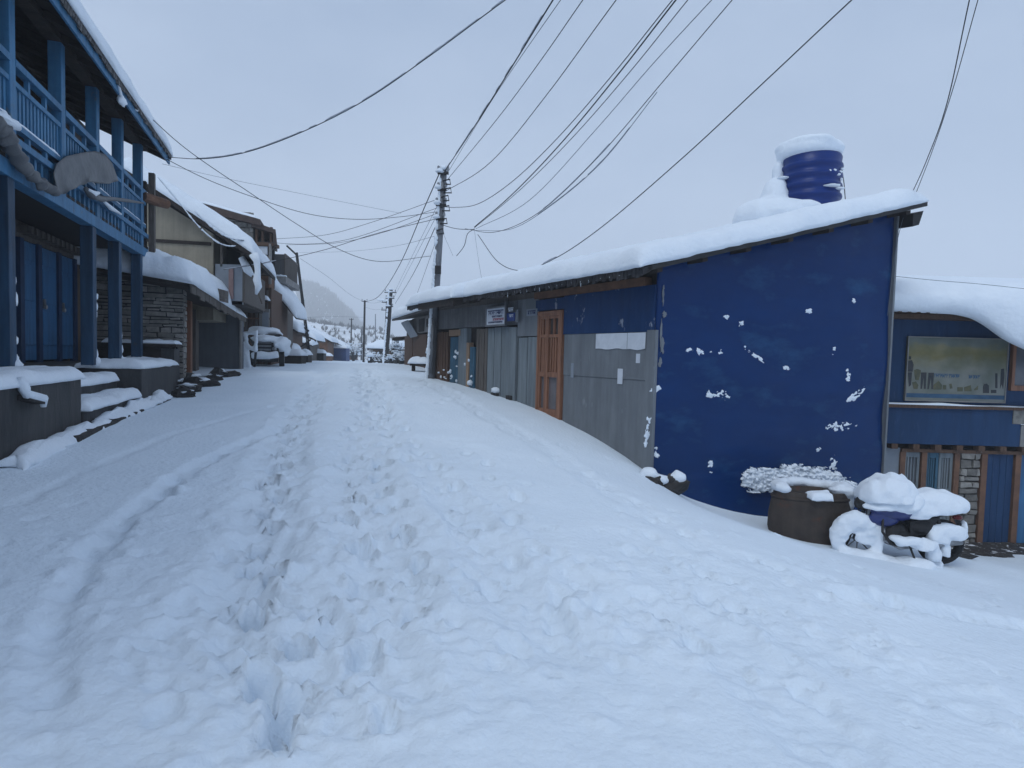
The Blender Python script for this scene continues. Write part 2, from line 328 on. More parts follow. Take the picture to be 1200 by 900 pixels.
def build_ground():
    xs = np.concatenate([[-800, -600, -300, -150, -80, -50, -35, -25, -20, -17, -14, -12, -11], np.arange(-10, -5.2, .10), np.arange(-5.2, 6.2, .032), np.arange(6.2, 11, .10), [12, 14, 17, 20, 25, 35, 60, 120, 250, 500, 800]])
    ys = [-800, -500, -200, -80, -40, -20, -10, -5, -2, -1, -.3, .3]; y = .7
    while y < 70: ys.append(y); y += max(.022, .0088*y)
    ys = np.array(ys + [75, 85, 100, 130, 180, 260, 400, 700, 950])
    X, Y = np.meshgrid(xs, ys); H = base_h(X, Y)
    D = np.zeros_like(H); CH = np.zeros_like(H)
    near = (np.abs(X) < 11) & (Y > .3) & (Y < 40)
    rr = random.Random(3)
    wob = np.zeros_like(H); idx = np.argwhere(near)
    NA = np.zeros((len(idx), 4))
    for n, (i, j) in enumerate(idx):
        x, y = X[i, j], Y[i, j]; q = Vector((x, y, 0))
        NA[n] = (mn.noise(q*1.1), mn.noise(q*3.1+Vector((5, 1, 0))), mn.noise(q*6.7+Vector((3, 0, 0))), mn.noise(q*14+Vector((1, 7, 0))))
    def full(k): a = np.zeros_like(H); a[idx[:, 0], idx[:, 1]] = NA[:, k]; return a
    N1, N3, N7, N14 = full(0), full(1), full(2), full(3)
    def dist(pix):
        pts = [ground_at(*q) for q in pix]; best = np.full(H.shape, 1e9)
        for a, b in zip(pts[:-1], pts[1:]):
            dx, dy = b.x-a.x, b.y-a.y; L2 = dx*dx+dy*dy+1e-9
            t = np.clip(((X-a.x)*dx+(Y-a.y)*dy)/L2, 0, 1)
            best = np.minimum(best, (X-a.x-t*dx)**2+(Y-a.y-t*dy)**2)
        return np.sqrt(best), pts
    def trail(pix, w, depth, churn, rim=.3, ragged=.35):
        nonlocal D, CH
        r, pts = dist(pix); r = r/w + ragged*N3 + ragged*.6*N7
        D += -depth/(1+np.exp(np.clip((r-1)*6, -30, 30))) + rim*depth*np.exp(-((r-1.5)/.4)**2)
        CH = np.maximum(CH, churn*np.exp(-(np.maximum(r, 0)/1.5)**2))
        return pts
    def dent(p, a, w, l, dep, rim=.3, sharp=12):
        nonlocal D
        i0, i1 = np.searchsorted(ys, p[1]-.5), np.searchsorted(ys, p[1]+.5); j0, j1 = np.searchsorted(xs, p[0]-.5), np.searchsorted(xs, p[0]+.5)
        if i1 <= i0 or j1 <= j0: return
        sl = (slice(i0, i1), slice(j0, j1)); c, sn = math.cos(a), math.sin(a)
        u = ((X[sl]-p[0])*c+(Y[sl]-p[1])*sn)/l; v = (-(X[sl]-p[0])*sn+(Y[sl]-p[1])*c)/(w*(1+.25*np.tanh(u)))
        r = np.sqrt(u*u+v*v) + .35*N7[sl] + .25*N14[sl]
        D[sl] += -dep/(1+np.exp(np.clip((r-1)*sharp, -30, 30))) + rim*dep*np.exp(-((r-1.3)/.28)**2)
    def walk(pts, step, lat, dep, size, seed):
        r_ = random.Random(seed); side = 1
        for a, b in zip(pts[:-1], pts[1:]):
            L_ = math.hypot(b.x-a.x, b.y-a.y); ang = math.atan2(b.y-a.y, b.x-a.x); n = max(1, int(L_/step))
            for k in range(n):
                f = (k+r_.random()*.5)/n; side = -side; o = lat*side+r_.gauss(0, lat*.35)
                x = a.x+(b.x-a.x)*f-math.sin(ang)*o; y = a.y+(b.y-a.y)*f+math.cos(ang)*o
                z = r_.uniform(*size); dent((x, y), ang+r_.gauss(0, .25), z*.6, z, r_.uniform(*dep))
    p1 = trail([(385, 432), (362, 465), (345, 495), (328, 540), (317, 600), (313, 680), (325, 760), (328, 850), (335, 960)], .25, .042, .9)
    p2 = trail([(425, 430), (440, 470), (428, 520), (428, 590), (450, 650), (452, 700), (415, 760), (385, 840), (360, 960)], .34, .045, .9)
    p3 = trail([(440, 470), (475, 520), (540, 600), (600, 680), (650, 750)], .2, .03, .7)
    p4 = trail([(330, 500), (240, 540), (165, 590), (115, 640), (72, 715), (55, 790), (48, 880), (40, 980)], .085, .035, .6, .12, .7)
    trail([(300, 480), (200, 510), (100, 550), (20, 590)], .06, .012, .3, .15)
    p5 = trail([(690, 690), (820, 740), (900, 790), (960, 860)], .22, .03, .7)
    p6 = trail([(1000, 700), (1100, 715), (1210, 735)], .15, .05, .6)
    p7 = trail([(480, 440), (560, 480), (640, 525), (720, 580), (820, 640), (980, 690)], .18, .018, .5)
    p8 = trail([(250, 700), (205, 780), (150, 870)], .25, .02, .6)
    p9 = trail([(300, 640), (270, 700), (240, 760), (230, 860)], .22, .025, .7)
    p10 = trail([(520, 520), (560, 590), (590, 660), (640, 730), (690, 800)], .42, .02, .55)
    p11 = trail([(760, 640), (840, 700), (960, 745), (1060, 790)], .4, .015, .5)
    walk(p10, .33, .22, (.025, .06), (.08, .14), 11); walk(p11, .34, .2, (.02, .05), (.07, .12), 12)
    for px, py in ((337, 514), (327, 532), (335, 544), (313, 562), (325, 578), (307, 596), (323, 615), (300, 640), (325, 668), (301, 713), (349, 753), (307, 793), (330, 816), (327, 856), (342, 500), (348, 486), (352, 474), (340, 480), (362, 462), (356, 468)):
        p = ground_at(px, py); dent(p, math.radians(100+rr.uniform(-25, 25)), .07, .115, rr.uniform(.13, .17), .25, 15)
    walk(p1, .36, .17, (.03, .07), (.09, .15), 1); walk(p2, .27, .16, (.05, .11), (.09, .16), 2); walk(p2, .33, .28, (.02, .05), (.08, .14), 3)
    walk(p3, .35, .12, (.03, .06), (.09, .14), 4); walk(p4, .4, .04, (.015, .04), (.09, .15), 5); walk(p5, .3, .12, (.02, .05), (.08, .13), 6); walk(p6, .3, .09, (.03, .06), (.08, .13), 7)
    walk(p7, .45, .12, (.015, .035), (.08, .12), 8); walk(p8, .35, .14, (.02, .04), (.08, .13), 9); walk(p9, .33, .13, (.02, .045), (.08, .13), 10)
    def scatter(n, path, spread, dep=(.008, .03), size=(.03, .085)):
        for _ in range(n):
            t = rr.random()*(len(path)-1); i = int(t); f = t-i
            px = path[i][0]*(1-f)+path[i+1][0]*f; py = path[i][1]*(1-f)+path[i+1][1]*f
            p = ground_at(px, py); s_ = size[0]+(size[1]-size[0])*rr.random()**2
            dent((p.x+rr.gauss(0, spread), p.y+rr.gauss(0, spread)), rr.uniform(0, 3), s_*.75, s_, rr.uniform(*dep)*(1 if rr.random() < .72 else -.8), .25, 9)
    scatter(260, [(440, 450), (430, 560), (450, 660), (420, 760), (370, 880)], .4)
    scatter(220, [(370, 450), (330, 540), (310, 680), (330, 860)], .4)
    scatter(150, [(430, 432), (380, 440), (480, 450), (420, 480), (400, 470)], .7, (.02, .05), (.06, .14))
    scatter(110, [(260, 700), (220, 760), (330, 720), (200, 840)], .45, (.006, .02))
    scatter(120, [(560, 560), (640, 720), (760, 720), (880, 800), (700, 620)], .7, (.012, .035), (.03, .11))
    scatter(80, [(1000, 680), (1180, 700), (900, 660), (1100, 760)], .5, (.012, .035), (.03, .1))
    scatter(90, [(850, 640), (700, 560), (620, 520), (760, 640)], .6, (.010, .03), (.03, .09))
    scatter(90, [(40, 640), (150, 600), (180, 700), (60, 800)], .5, (.006, .02))
    def clods(n, pts, spread):
        for _ in range(n):
            i = int(rr.random()*(len(pts)-1)); f = rr.random(); a, b = pts[i], pts[i+1]; s_ = .014+.04*rr.random()**2
            dent((a.x+(b.x-a.x)*f+rr.gauss(0, spread), a.y+(b.y-a.y)*f+rr.gauss(0, spread)), rr.uniform(0, 3), s_*.8, s_, -s_*rr.uniform(.3, .6), 0, 8)
    clods(600, p1, .3); clods(700, p2, .4); clods(260, p10, .35); clods(200, p11, .35); clods(120, p3, .2); clods(120, p9, .25); clods(80, p5, .25); clods(90, p4, .12)
    D += N1*.016 + N3*.006*(1+np.minimum(1, CH*2)) + N14*.0022
    D *= 1+.35*CH
    D += CH*((np.abs(N3)-.2)*.036 + (np.abs(N7)-.2)*.044 + N14*.016)
    fade = np.clip((40-Y)/10, 0, 1)*np.clip((Y-1.2)/2.2, .4, 1); H = H + D*np.where(near, fade, 0)
    nx, ny = len(xs), len(ys)
    v = np.stack([X.ravel(), Y.ravel(), H.ravel()], 1)
    a = (np.arange(ny-1)[:, None]*nx+np.arange(nx-1)[None, :]).ravel()
    f = np.stack([a, a+1, a+nx+1, a+nx], 1)
    me = bpy.data.meshes.new('ground'); me.from_pydata(v.tolist(), [], f.tolist()); me.materials.append(SNOWG)
    me.polygons.foreach_set('use_smooth', [True]*len(me.polygons))
    o = bpy.data.objects.new('ground', me); COL.objects.link(o); o['kind'] = 'structure'
    print('ground verts', len(v))
build_ground()

# ------------------------------------------------------------------ hills and far vegetation
H1x = [-500, -300, -150, -93, -59, -50, -44, -36, -20, 100, 400]; H1z = [45, 34, 22, 14.5, 11.4, 7.5, 3.5, -1, -6, -9, -9]
H2x = [-800, -420, -300, -223, -200, -184, -163, -146, -120, 100, 400]; H2z = [150, 125, 104, 80, 75, 66, 44, 22, 2, -9, -9]
def sst(a): a = max(0, min(1, a)); return a*a*(3-2*a)
def hill_h(x, y):
    a = -9.5 + (np.interp(x*260/max(y, 150), H1x, H1z)+9.5)*sst((y-95)/165)
    if y > 300: a -= 14*sst((y-300)/80)
    b = -9.5 + (np.interp(x*600/max(y, 420), H2x, H2z)*1.12+9.5)*sst((y-400)/400)
    z = max(a, b); q = Vector((x, y, 0))
    z += sst((z+8)/8)*(mn.noise(q*.03)*2.2 + mn.noise(q*.09)*.8)
    if z > 0: z += .28*math.sin(z*1.9)
    return z
def build_hills():
    xs = np.concatenate([np.linspace(-790, -260, 40), np.linspace(-250, 20, 136), np.linspace(40, 400, 10)])
    ys = np.concatenate([np.linspace(90, 310, 90), np.linspace(316, 940, 90)])
    v = [(x, y, hill_h(x, y)) for y in ys for x in xs]; nx = len(xs)
    f = [(i*nx+j, i*nx+j+1, (i+1)*nx+j+1, (i+1)*nx+j) for i in range(len(ys)-1) for j in range(nx-1)]
    me = bpy.data.meshes.new('hills'); me.from_pydata(v, [], f)
    me.materials.append(mk('hill_snow', (.80, .83, .87), (.62, .65, .69), scale=.12, rough=.9, bump=.2, bscale=.6, patch=(.16, .17, .175), pscale=.075, pth=.555, psoft=.10))
    me.polygons.foreach_set('use_smooth', [True]*len(me.polygons))
    o = bpy.data.objects.new('hills', me); COL.objects.link(o); o['kind'] = 'structure'
    rr = random.Random(11)
    def tufts(name, n, box, smin, smax, label, cat, dens):
        m = MB(); c = 0; tries = 0
        while c < n and tries < n*30:
            tries += 1
            y = rr.uniform(*box[2:]); x = rr.uniform(*box[:2])*y/box[3]
            if mn.noise(Vector((x*.035, y*.02, 3))) + .35*rr.random() < dens: continue
            z = hill_h(x, y)
            if z < -7: continue
            h = rr.uniform(smin, smax); c += 1
            for k in range(7):
                a = rr.uniform(0, 6.28); t = rr.uniform(0, .35)*h; w = h*.13
                b = Vector((x+math.cos(a)*t*.5, y+math.sin(a)*t*.5, z+h*rr.uniform(0, .35))); tip = b+Vector((math.cos(a)*t, math.sin(a)*t, h*rr.uniform(.35, .8)))
                e = Vector((math.cos(a+1.6), math.sin(a+1.6), 0))*w
                m.add([b-e, b+e, tip, b+Vector((0, w*1.4, h*.1))], [(0, 1, 2), (1, 3, 2), (3, 0, 2)])
        o = m.build(name, BUSH); tag(o, label, cat, None, 'stuff')
    tufts('shrubs', 1000, (-105, -28, 105, 275), .7, 2.3, 'dark leafless shrubs dotted over the snowy terraces of the near hill', 'shrubs', .12)
    tufts('forest', 3600, (-300, -120, 480, 830), 3.5, 10, 'misty dark forest on the far mountain slope', 'forest', -.25)
build_hills()

# ------------------------------------------------------------------ left: blue balcony house
def left_house():
    T = thing('house', L.P(3, -1, 1.37), 'two-storey house with bright blue posts, balcony railing and a snowy overhanging roof', 'house')
    FZ = 1.37
    # back walls, floors
    fbox(L, 'wall', MORT, T, -8, 3.40, -1.5, -1.2, FZ, 3.7)
    fbox(L, 'wall', mk('mud_wall', (.22, .16, .12), (.16, .12, .09), scale=2, rough=.9, bump=.2), T, 5.92, 6.9, -1.5, -1.2, FZ, 3.7)
    fbox(L, 'lintel', WOODG, T, 3.3, 5.95, -1.5, -1.19, 3.42, 3.7)
    fbox(L, 'floor_slab', CONC, T, 3.2, 7, -1.5, .05, .6, FZ)
    one(lambda m: (m.fb(L, -8, 3.2, -1.5, -.35, .6, FZ)), 'floor_slab', CONC, T)
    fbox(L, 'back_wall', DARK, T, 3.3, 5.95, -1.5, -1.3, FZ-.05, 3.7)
    # three folding door leaves
    for k, (a, b) in enumerate(((3.45, 4.05), (4.22, 4.98), (5.10, 5.82))):
        m = MB(); m.fb(L, a, b, -1.26, -1.17, FZ+.04, 3.40)
        for zz in (FZ+.3, FZ+1.05): m.fb(L, a+.08, b-.08, -1.17, -1.15, zz, zz+.6)
        m.fb(L, a+.08, b-.08, -1.17, -1.15, FZ+1.72, FZ+1.95)
        d = m.build('door', BLUED, T, bevel=.006)
        if k: one(lambda m: (m.fb(L, a+.05, a+.15, -1.15, -1.13, FZ+.95, FZ+1.12), m.ell(L.P(a+.1, -1.12, FZ+.98), (.03, .03, .045), 8, 6)), 'padlock', CHROME, d, smooth=False)
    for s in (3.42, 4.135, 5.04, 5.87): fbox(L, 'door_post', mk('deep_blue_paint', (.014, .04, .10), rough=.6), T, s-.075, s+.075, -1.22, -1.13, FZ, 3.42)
    m = MB()
    for s in np.arange(3.4, 5.9, .22): m.fb(L, s, s+.12, -1.2, -1.0, 3.5, 3.62)
    m.build('joist', WOODG, T)
    # posts
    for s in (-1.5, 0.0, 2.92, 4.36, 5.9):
        fbox(L, 'post', mk('shaded_worn_blue_paint', (.024, .070, .135), (.016, .047, .092), streak=0.4, scale=4, stretch=(1, 1, .4), rough=.55, patch=(.05, .055, .06), pscale=6, pth=.62, psoft=.1, bump=.2), T, s-.09, s+.09, -.16, .02, FZ, 3.6, bevel=.008)  # worn paint with the lower posts' shade put into a darker base
    for s in (-1.5, 0.05, 1.6, 3.1, 4.5, 5.92):
        fbox(L, 'post', BLUE, T, s-.075, s+.075, -.13, .03, 3.78, 5.93, bevel=.008)
    # first floor
    fbox(L, 'beam', BLUE, T, -8, 6.35, -.15, .04, 3.6, 3.785, bevel=.008)
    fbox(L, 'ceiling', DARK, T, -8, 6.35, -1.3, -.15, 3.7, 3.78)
    fbox(L, 'balcony_floor', WOODD, T, -8, 6.35, -1.3, .0, 3.79, 3.86)
    # vent row under the rail: short pickets between beam and ledge
    m = MB()
    for s in np.arange(-2.3, 6.3, .20): m.fb(L, s, s+.07, -.05, .0, 3.785, 4.02)
    m.fb(L, -8, 6.35, -.07, .05, 4.02, 4.10)
    m.build('lower_rail', BLUE, T)
    R_ = [(-3, -1.5), (-1.5, .05), (.05, 1.6), (1.6, 3.1), (3.1, 4.5), (4.5, 5.92), (5.92, 6.35)]
    for a, b in R_:
        m = MB()
        m.fb(L, a+.07, b-.07, -.06, .02, 4.22, 4.29); m.fb(L, a+.07, b-.07, -.06, .02, 4.70, 4.76); m.fb(L, a+.07, b-.07, -.07, .035, 4.84+.08, 4.92+.08)
        s = a+.14
        while s < b-.12: m.fb(L, s, s+.055, -.035, -.005, 4.29, 4.70); s += .105
        for s in (a+(b-a)/3, a+2*(b-a)/3): m.fb(L, s-.03, s+.03, -.045, 0, 4.76, 4.92); m.fb(L, s-.03, s+.03, -.045, 0, 4.10, 4.22)
        r = m.build('railing', BLUE, T)
        sn = MB(); sn.snow(L.P(a+.1, -.05, 4.29), L.P(b-.1, -.05, 4.29), L.P(b-.1, .02, 4.29), L.P(a+.1, .02, 4.29), .035, R=.03, amp=.8, fr=3, seed=a, over=.0, wav=.01)
        sn.build('rail_snow', SNOW, r, smooth=True)
    # upper inner wall, end half wall
    fbox(L, 'inner_wall', WOODD, T, -8, 6.9, -1.4, -1.25, 3.8, 6.4)
    fbox(L, 'end_board', WOODD, T, 6.72, 6.8, -1.6, -.05, 3.2, 3.9)
    fbox(L, 'inner_door', mk('faded_curtain', (.16, .14, .12), (.10, .09, .08), scale=4, rough=.9), T, 1.9, 3.3, -1.25, -1.2, 3.86, 5.5)
    fbox(L, 'end_wall', WOODD, T, 6.35, 6.47, -1.24, .0, 3.6, 5.24)
    fbox(L, 'corner_column', WOODG, T, 6.44, 6.58, .03, .14, 3.3, 5.45)
    one(lambda m: m.tube([L.P(6.1, .0, 4.86), L.P(6.45, .16, 4.86), L.P(6.7, .34, 4.86)], [.10, .11, .10], 10), 'log_end', RUSTB, T)
    # roof
    sl = .40
    def RP(s, t, dz=0): return L.P(s, t, 5.84 + (.38-t)*sl + dz)
    m = MB(); m.hexa([RP(-8, .38, 0), RP(6.55, .38, 0), RP(6.55, -3.6, 0), RP(-8, -3.6, 0), RP(-8, .38, .07), RP(6.55, .38, .07), RP(6.55, -3.6, .07), RP(-8, -3.6, .07)])
    for s in np.arange(-7.8, 6.5, .62): m.hexa([RP(s, .34, -.09), RP(s+.08, .34, -.09), RP(s+.08, -3.3, -.09), RP(s, -3.3, -.09), RP(s, .34, -.005), RP(s+.08, .34, -.005), RP(s+.08, -3.3, -.005), RP(s, -3.3, -.005)])
    roof = m.build('roof', WOODD, T)
    fbox(L, 'top_plate', WOODD, T, -8, 6.35, -.14, .04, 5.86, 5.95)
    fbox(L, 'fascia', BLUE, T, -8, 6.57, .385, .42, 5.70, 5.90, bevel=.006)
    m = MB()
    for s in np.arange(-7.9, 6.5, .09):
        h = random.uniform(.0, .06); m.hexa([RP(s, .46, .02-h), RP(s+.07, .46, .02-h), RP(s+.07, .30, .03), RP(s, .30, .03), RP(s, .47, .075), RP(s+.07, .47, .075), RP(s+.07, .30, .08), RP(s, .30, .08)])
    m.build('roof_edge', mk('slate_edge', (.12, .115, .115), rough=.85, isl=.4), roof)
    m = MB(); m.snow(RP(-8, .47, .08), RP(6.6, .47, .08), RP(6.6, -3.6, .08), RP(-8, -3.6, .08), .36, R=.25, amp=.12, fr=.8, seed=4, mid=30, over=.02)
    m.build('roof_snow', SNOW, roof, smooth=True)
    for (x, y, w) in ((143, 118, .10), (160, 127, .06)):
        q = L.hit(x, y, .43); m = MB(); m.ell(q, (w*.5, w, w*.8), 10, 7, .5, 2, x); m.tube([q, q+L.u*(-.22)+Vector((0, 0, .2)), q+L.u*(-.4)+Vector((0, 0, .34))], [.03, .02, .01], 6); m.build('roof_snow', SNOW, roof, smooth=True)
    # snow stuck to the posts' feet
    for s in (0.09, 3.01, 4.45):
        m = MB()
        for k in range(9):
            z = FZ + .05 + random.random()**2*1.1; m.ell(L.P(s+.005, random.uniform(-.02, .02), z), (.02, .025, random.uniform(.03, .09)), 8, 6, .4, 2, k)
        m.ell(L.P(s, 0, FZ+.05), (.07, .07, .09), 10, 7, .3, 2, s); m.build('post_snow', SNOW, T, smooth=True)
left_house()

def left_front():
    # plinth wall
    T = thing('retaining_wall', L.P(-2, .3, .5), 'dark wet concrete wall with thick snow on top below the blue balcony house', 'wall')
    one(lambda m: m.hexa([L.P(-8, -.34, -.5), L.P(.30, -.34, -.5), L.P(.30, .6, -.5), L.P(-8, .6, -.5), L.P(-8, -.34, 1.27), L.P(.30, -.34, 1.27), L.P(.30, .6, 1.27), L.P(-8, .6, 1.27)]), 'wall_body', CONC, T, bevel=.015)
    one(lambda m: m.snow(L.P(-8, -.32, 1.27), L.P(.29, -.32, 1.27), L.P(.29, .61, 1.27), L.P(-8, .61, 1.27), .14, R=.12, amp=.35, fr=1.6, seed=2, mid=24, over=.03), 'wall_snow', SNOW, T, smooth=True)
    q = L.hit(20, 462, .6); q2 = L.hit(40, 467, .6)
    one(lambda m: (m.box(q+L.n*-.02-Vector((0, 0, .06)), (q2-q), L.n*.12, Vector((0, 0, .05)))), 'stone_peg', ROCK, T)
    one(lambda m: (m.tube([q+L.n*.03+Vector((0, 0, .17)), q+L.n*.06+Vector((0, 0, .05)), q+L.n*.08, q2+L.n*.08, q2+L.n*.08+Vector((0, 0, -.09))], [.035, .05, .045, .045, .025], 8)), 'peg_snow', SNOW, T, smooth=True)
    # steps
    T = thing('steps', L.P(1.7, .4, .6), 'concrete entrance steps under snow between the two dark plinth walls', 'steps')
    for k, (t0, t1, z0, z1, s1) in enumerate(((.10, .62, .3, .86, 3.15), (-.12, .30, .3, 1.12, 3.15))):
        st = fbox(L, 'step', CONC, T, .305, s1, t0-.5, t1-.03*k, z0, z1, bevel=.02)
        one(lambda m: m.snow(L.P(.33, t0-.3, z1), L.P(s1-.05, t0-.3, z1), L.P(s1-.25, t1+.02, z1), L.P(.33, t1+.02, z1), .13, R=.11, amp=.35, fr=2.4, seed=k+5, over=.05, mid=14), 'step_snow', SNOW, st, smooth=True)
    # low kerb of snow along the foot
    T = thing('kerb', L.P(1.6, .9, .6), 'low stone kerb under a lumpy roll of snow at the foot of the steps', 'kerb')
    one(lambda m: m.hexa([L.P(-.6, .62, .3), L.P(4.4, .62, .3), L.P(4.4, .84, .3), L.P(-.6, .84, .3), L.P(-.6, .62, .70), L.P(4.4, .62, .735), L.P(4.4, .84, .735), L.P(-.6, .84, .66)]), 'kerb_stone', ROCK, T, bevel=.02)
    one(lambda m: m.snow(L.P(-1.9, .60, .57), L.P(4.35, .60, .73), L.P(4.35, .84, .73), L.P(-1.9, .80, .53), .13, R=.12, amp=.75, fr=3.5, seed=9, over=.02, wav=.05, mid=46, thf=lambda u, v: .8+.2*u), 'kerb_snow', SNOW, T, smooth=True)
    # second plinth
    T = thing('plinth', L.P(4.6, .2, .6), 'square concrete plinth block topped with snow beside the steps', 'plinth')
    fbox(L, 'plinth_body', CONC, T, 3.18, 6.1, -.36, .62, .2, 1.31, bevel=.015)
    one(lambda m: m.snow(L.P(3.2, -.36, 1.31), L.P(6.1, -.36, 1.31), L.P(6.1, .62, 1.31), L.P(3.2, .62, 1.31), .14, R=.16, amp=.5, fr=1.7, seed=3, over=.03), 'plinth_snow', SNOW, T, smooth=True)
    # dark counter block in front of the stone wall
    T = thing('counter', L.P(6.5, .1, .7), 'dark wooden counter with a thin cap of snow beside the stone wall corner', 'counter')
    fbox(L, 'counter_body', WOODD, T, 6.3, 6.85, -1.1, .46, .7, 1.70)
    fbox(L, 'counter_leg', CONC, T, 6.28, 6.9, .30, .55, .7, 1.66)
    top = fbox(L, 'counter_top', WOODD, T, 6.2, 6.92, -1.15, .6, 1.70, 1.76)
    one(lambda m: m.snow(L.P(6.22, -.8, 1.76), L.P(6.9, -.8, 1.76), L.P(6.9, .6, 1.76), L.P(6.22, .6, 1.76), .07, R=.08, amp=.9, fr=2.2, seed=12, over=0), 'counter_snow', SNOW, top, smooth=True)
    # rubble at the wall foot
    rr = random.Random(5)
    for k, (x, y) in enumerate(((213, 452), (222, 458), (228, 447), (238, 452), (248, 446), (258, 441), (272, 440), (218, 465))):
        p = ground_at(x, y); r = rr.uniform(.13, .22)
        T = thing('rubble_stone', p, 'dark rubble stone half under snow at the foot of the stone shop', 'stone', 'rubble along the left road edge')
        one(lambda m: m.ell(p+Vector((0, 0, .0)), (r*1.5, r*1.2, r*.8), 10, 7, .9, 1.2, k), 'stone', ROCK, T)
        one(lambda m: m.ell(p+Vector((-.04, .02, r*.62)), (r*.9, r*.8, r*.22), 10, 6, .9, 1.7, k+4), 'stone_snow', SNOW, T, smooth=True)
left_front()

def tarps():
    # rolled tarpaulin along the ledge
    pts = [L.hit(x, y, t) for x, y, t in ((-12, 140, .12), (3, 152, .14), (14, 172, .13), (26, 192, .13), (42, 208, .14), (56, 219, .16), (66, 224, .16))]
    T = thing('tarpaulin', pts[3], 'long rolled grey tarpaulin hanging along the blue balcony ledge', 'tarpaulin')
    fine = []
    for a, b in zip(pts[:-1], pts[1:]): fine += [a.lerp(b, k/6.) for k in range(6)]
    fine.append(pts[-1]); N = len(fine)
    m = MB(); m.tube(fine, [(.10-.06*k/N)*(1+.25*math.sin(k*1.7)) for k in range(N)], 14)
    for v in m.v:
        q = v*9; v += Vector((mn.noise(q), mn.noise(q+Vector((7, 0, 0))), mn.noise(q+Vector((0, 7, 0)))))*.045 + Vector((0, 0, -.03*abs(mn.noise(v*4))))
    m.build('roll', TARP, T, smooth=True)
    one(lambda m: (m.ell(pts[1]+Vector((0, 0, .1)), (.12, .2, .07), 12, 8, .5, 2, 2)), 'tarpaulin_snow', SNOW, T, smooth=True)
    # draped sheet
    top = [(66, 192), (78, 183), (95, 179), (112, 177), (124, 181), (132, 192), (139, 212)]
    bot = [(63, 205), (69, 228), (78, 226), (93, 217), (103, 214), (122, 215), (138, 213)]
    m = MB(); n = 15
    def dens(P, k=5):
        out = []
        for a, b in zip(P[:-1], P[1:]): out += [(a[0]+(b[0]-a[0])*i/k, a[1]+(b[1]-a[1])*i/k) for i in range(k)]
        return out+[P[-1]]
    top, bot = dens(top), dens(bot)
    for (a, b) in zip(top, bot):
        for j in range(n):
            f = j/(n-1); x = a[0]*(1-f)+b[0]*f; y = a[1]*(1-f)+b[1]*f
            t = .07 + .05*f + .010*math.sin(x*.4+y*.25)*f + .06*mn.noise(Vector((x*.09, y*.05, 0)))*(.3+f); y += 2.5*mn.noise(Vector((x*.13, 0, f*.5)))*f
            m.v.append(L.hit(x, y, t))
    k = len(top)
    for i in range(k-1):
        for j in range(n-1): m.f.append((i*n+j, (i+1)*n+j, (i+1)*n+j+1, i*n+j+1))
    T = thing('tarpaulin', L.hit(100, 200, .1), 'wide grey tarpaulin sheet draped over the blue balcony railing', 'tarpaulin')
    m.build('sheet', TARP, T, smooth=True, sol=.008)
    pts = [L.hit(x, y, t) for x, y, t in ((100, 222, .1), (107, 229, .14), (118, 234, .14), (132, 232, .13), (150, 234, .12), (168, 238, .1))]
    m = MB(); m.tube(pts, [.03, .06, .05, .035, .03, .012], 10)
    for v in m.v: v += Vector((0, 0, mn.noise(v*4)*.05))
    m.build('tail', TARP, T, smooth=True)
    one(lambda m: (m.tube([L.hit(104, 222, .14), L.hit(110, 227, .17), L.hit(116, 226, .15)], [.02, .045, .02], 8), m.tube([L.hit(122, 236, .14), L.hit(130, 244, .10), L.hit(142, 251, .10)], [.02, .04, .015], 8)), 'tarpaulin_snow', SNOW, T, smooth=True)
tarps()

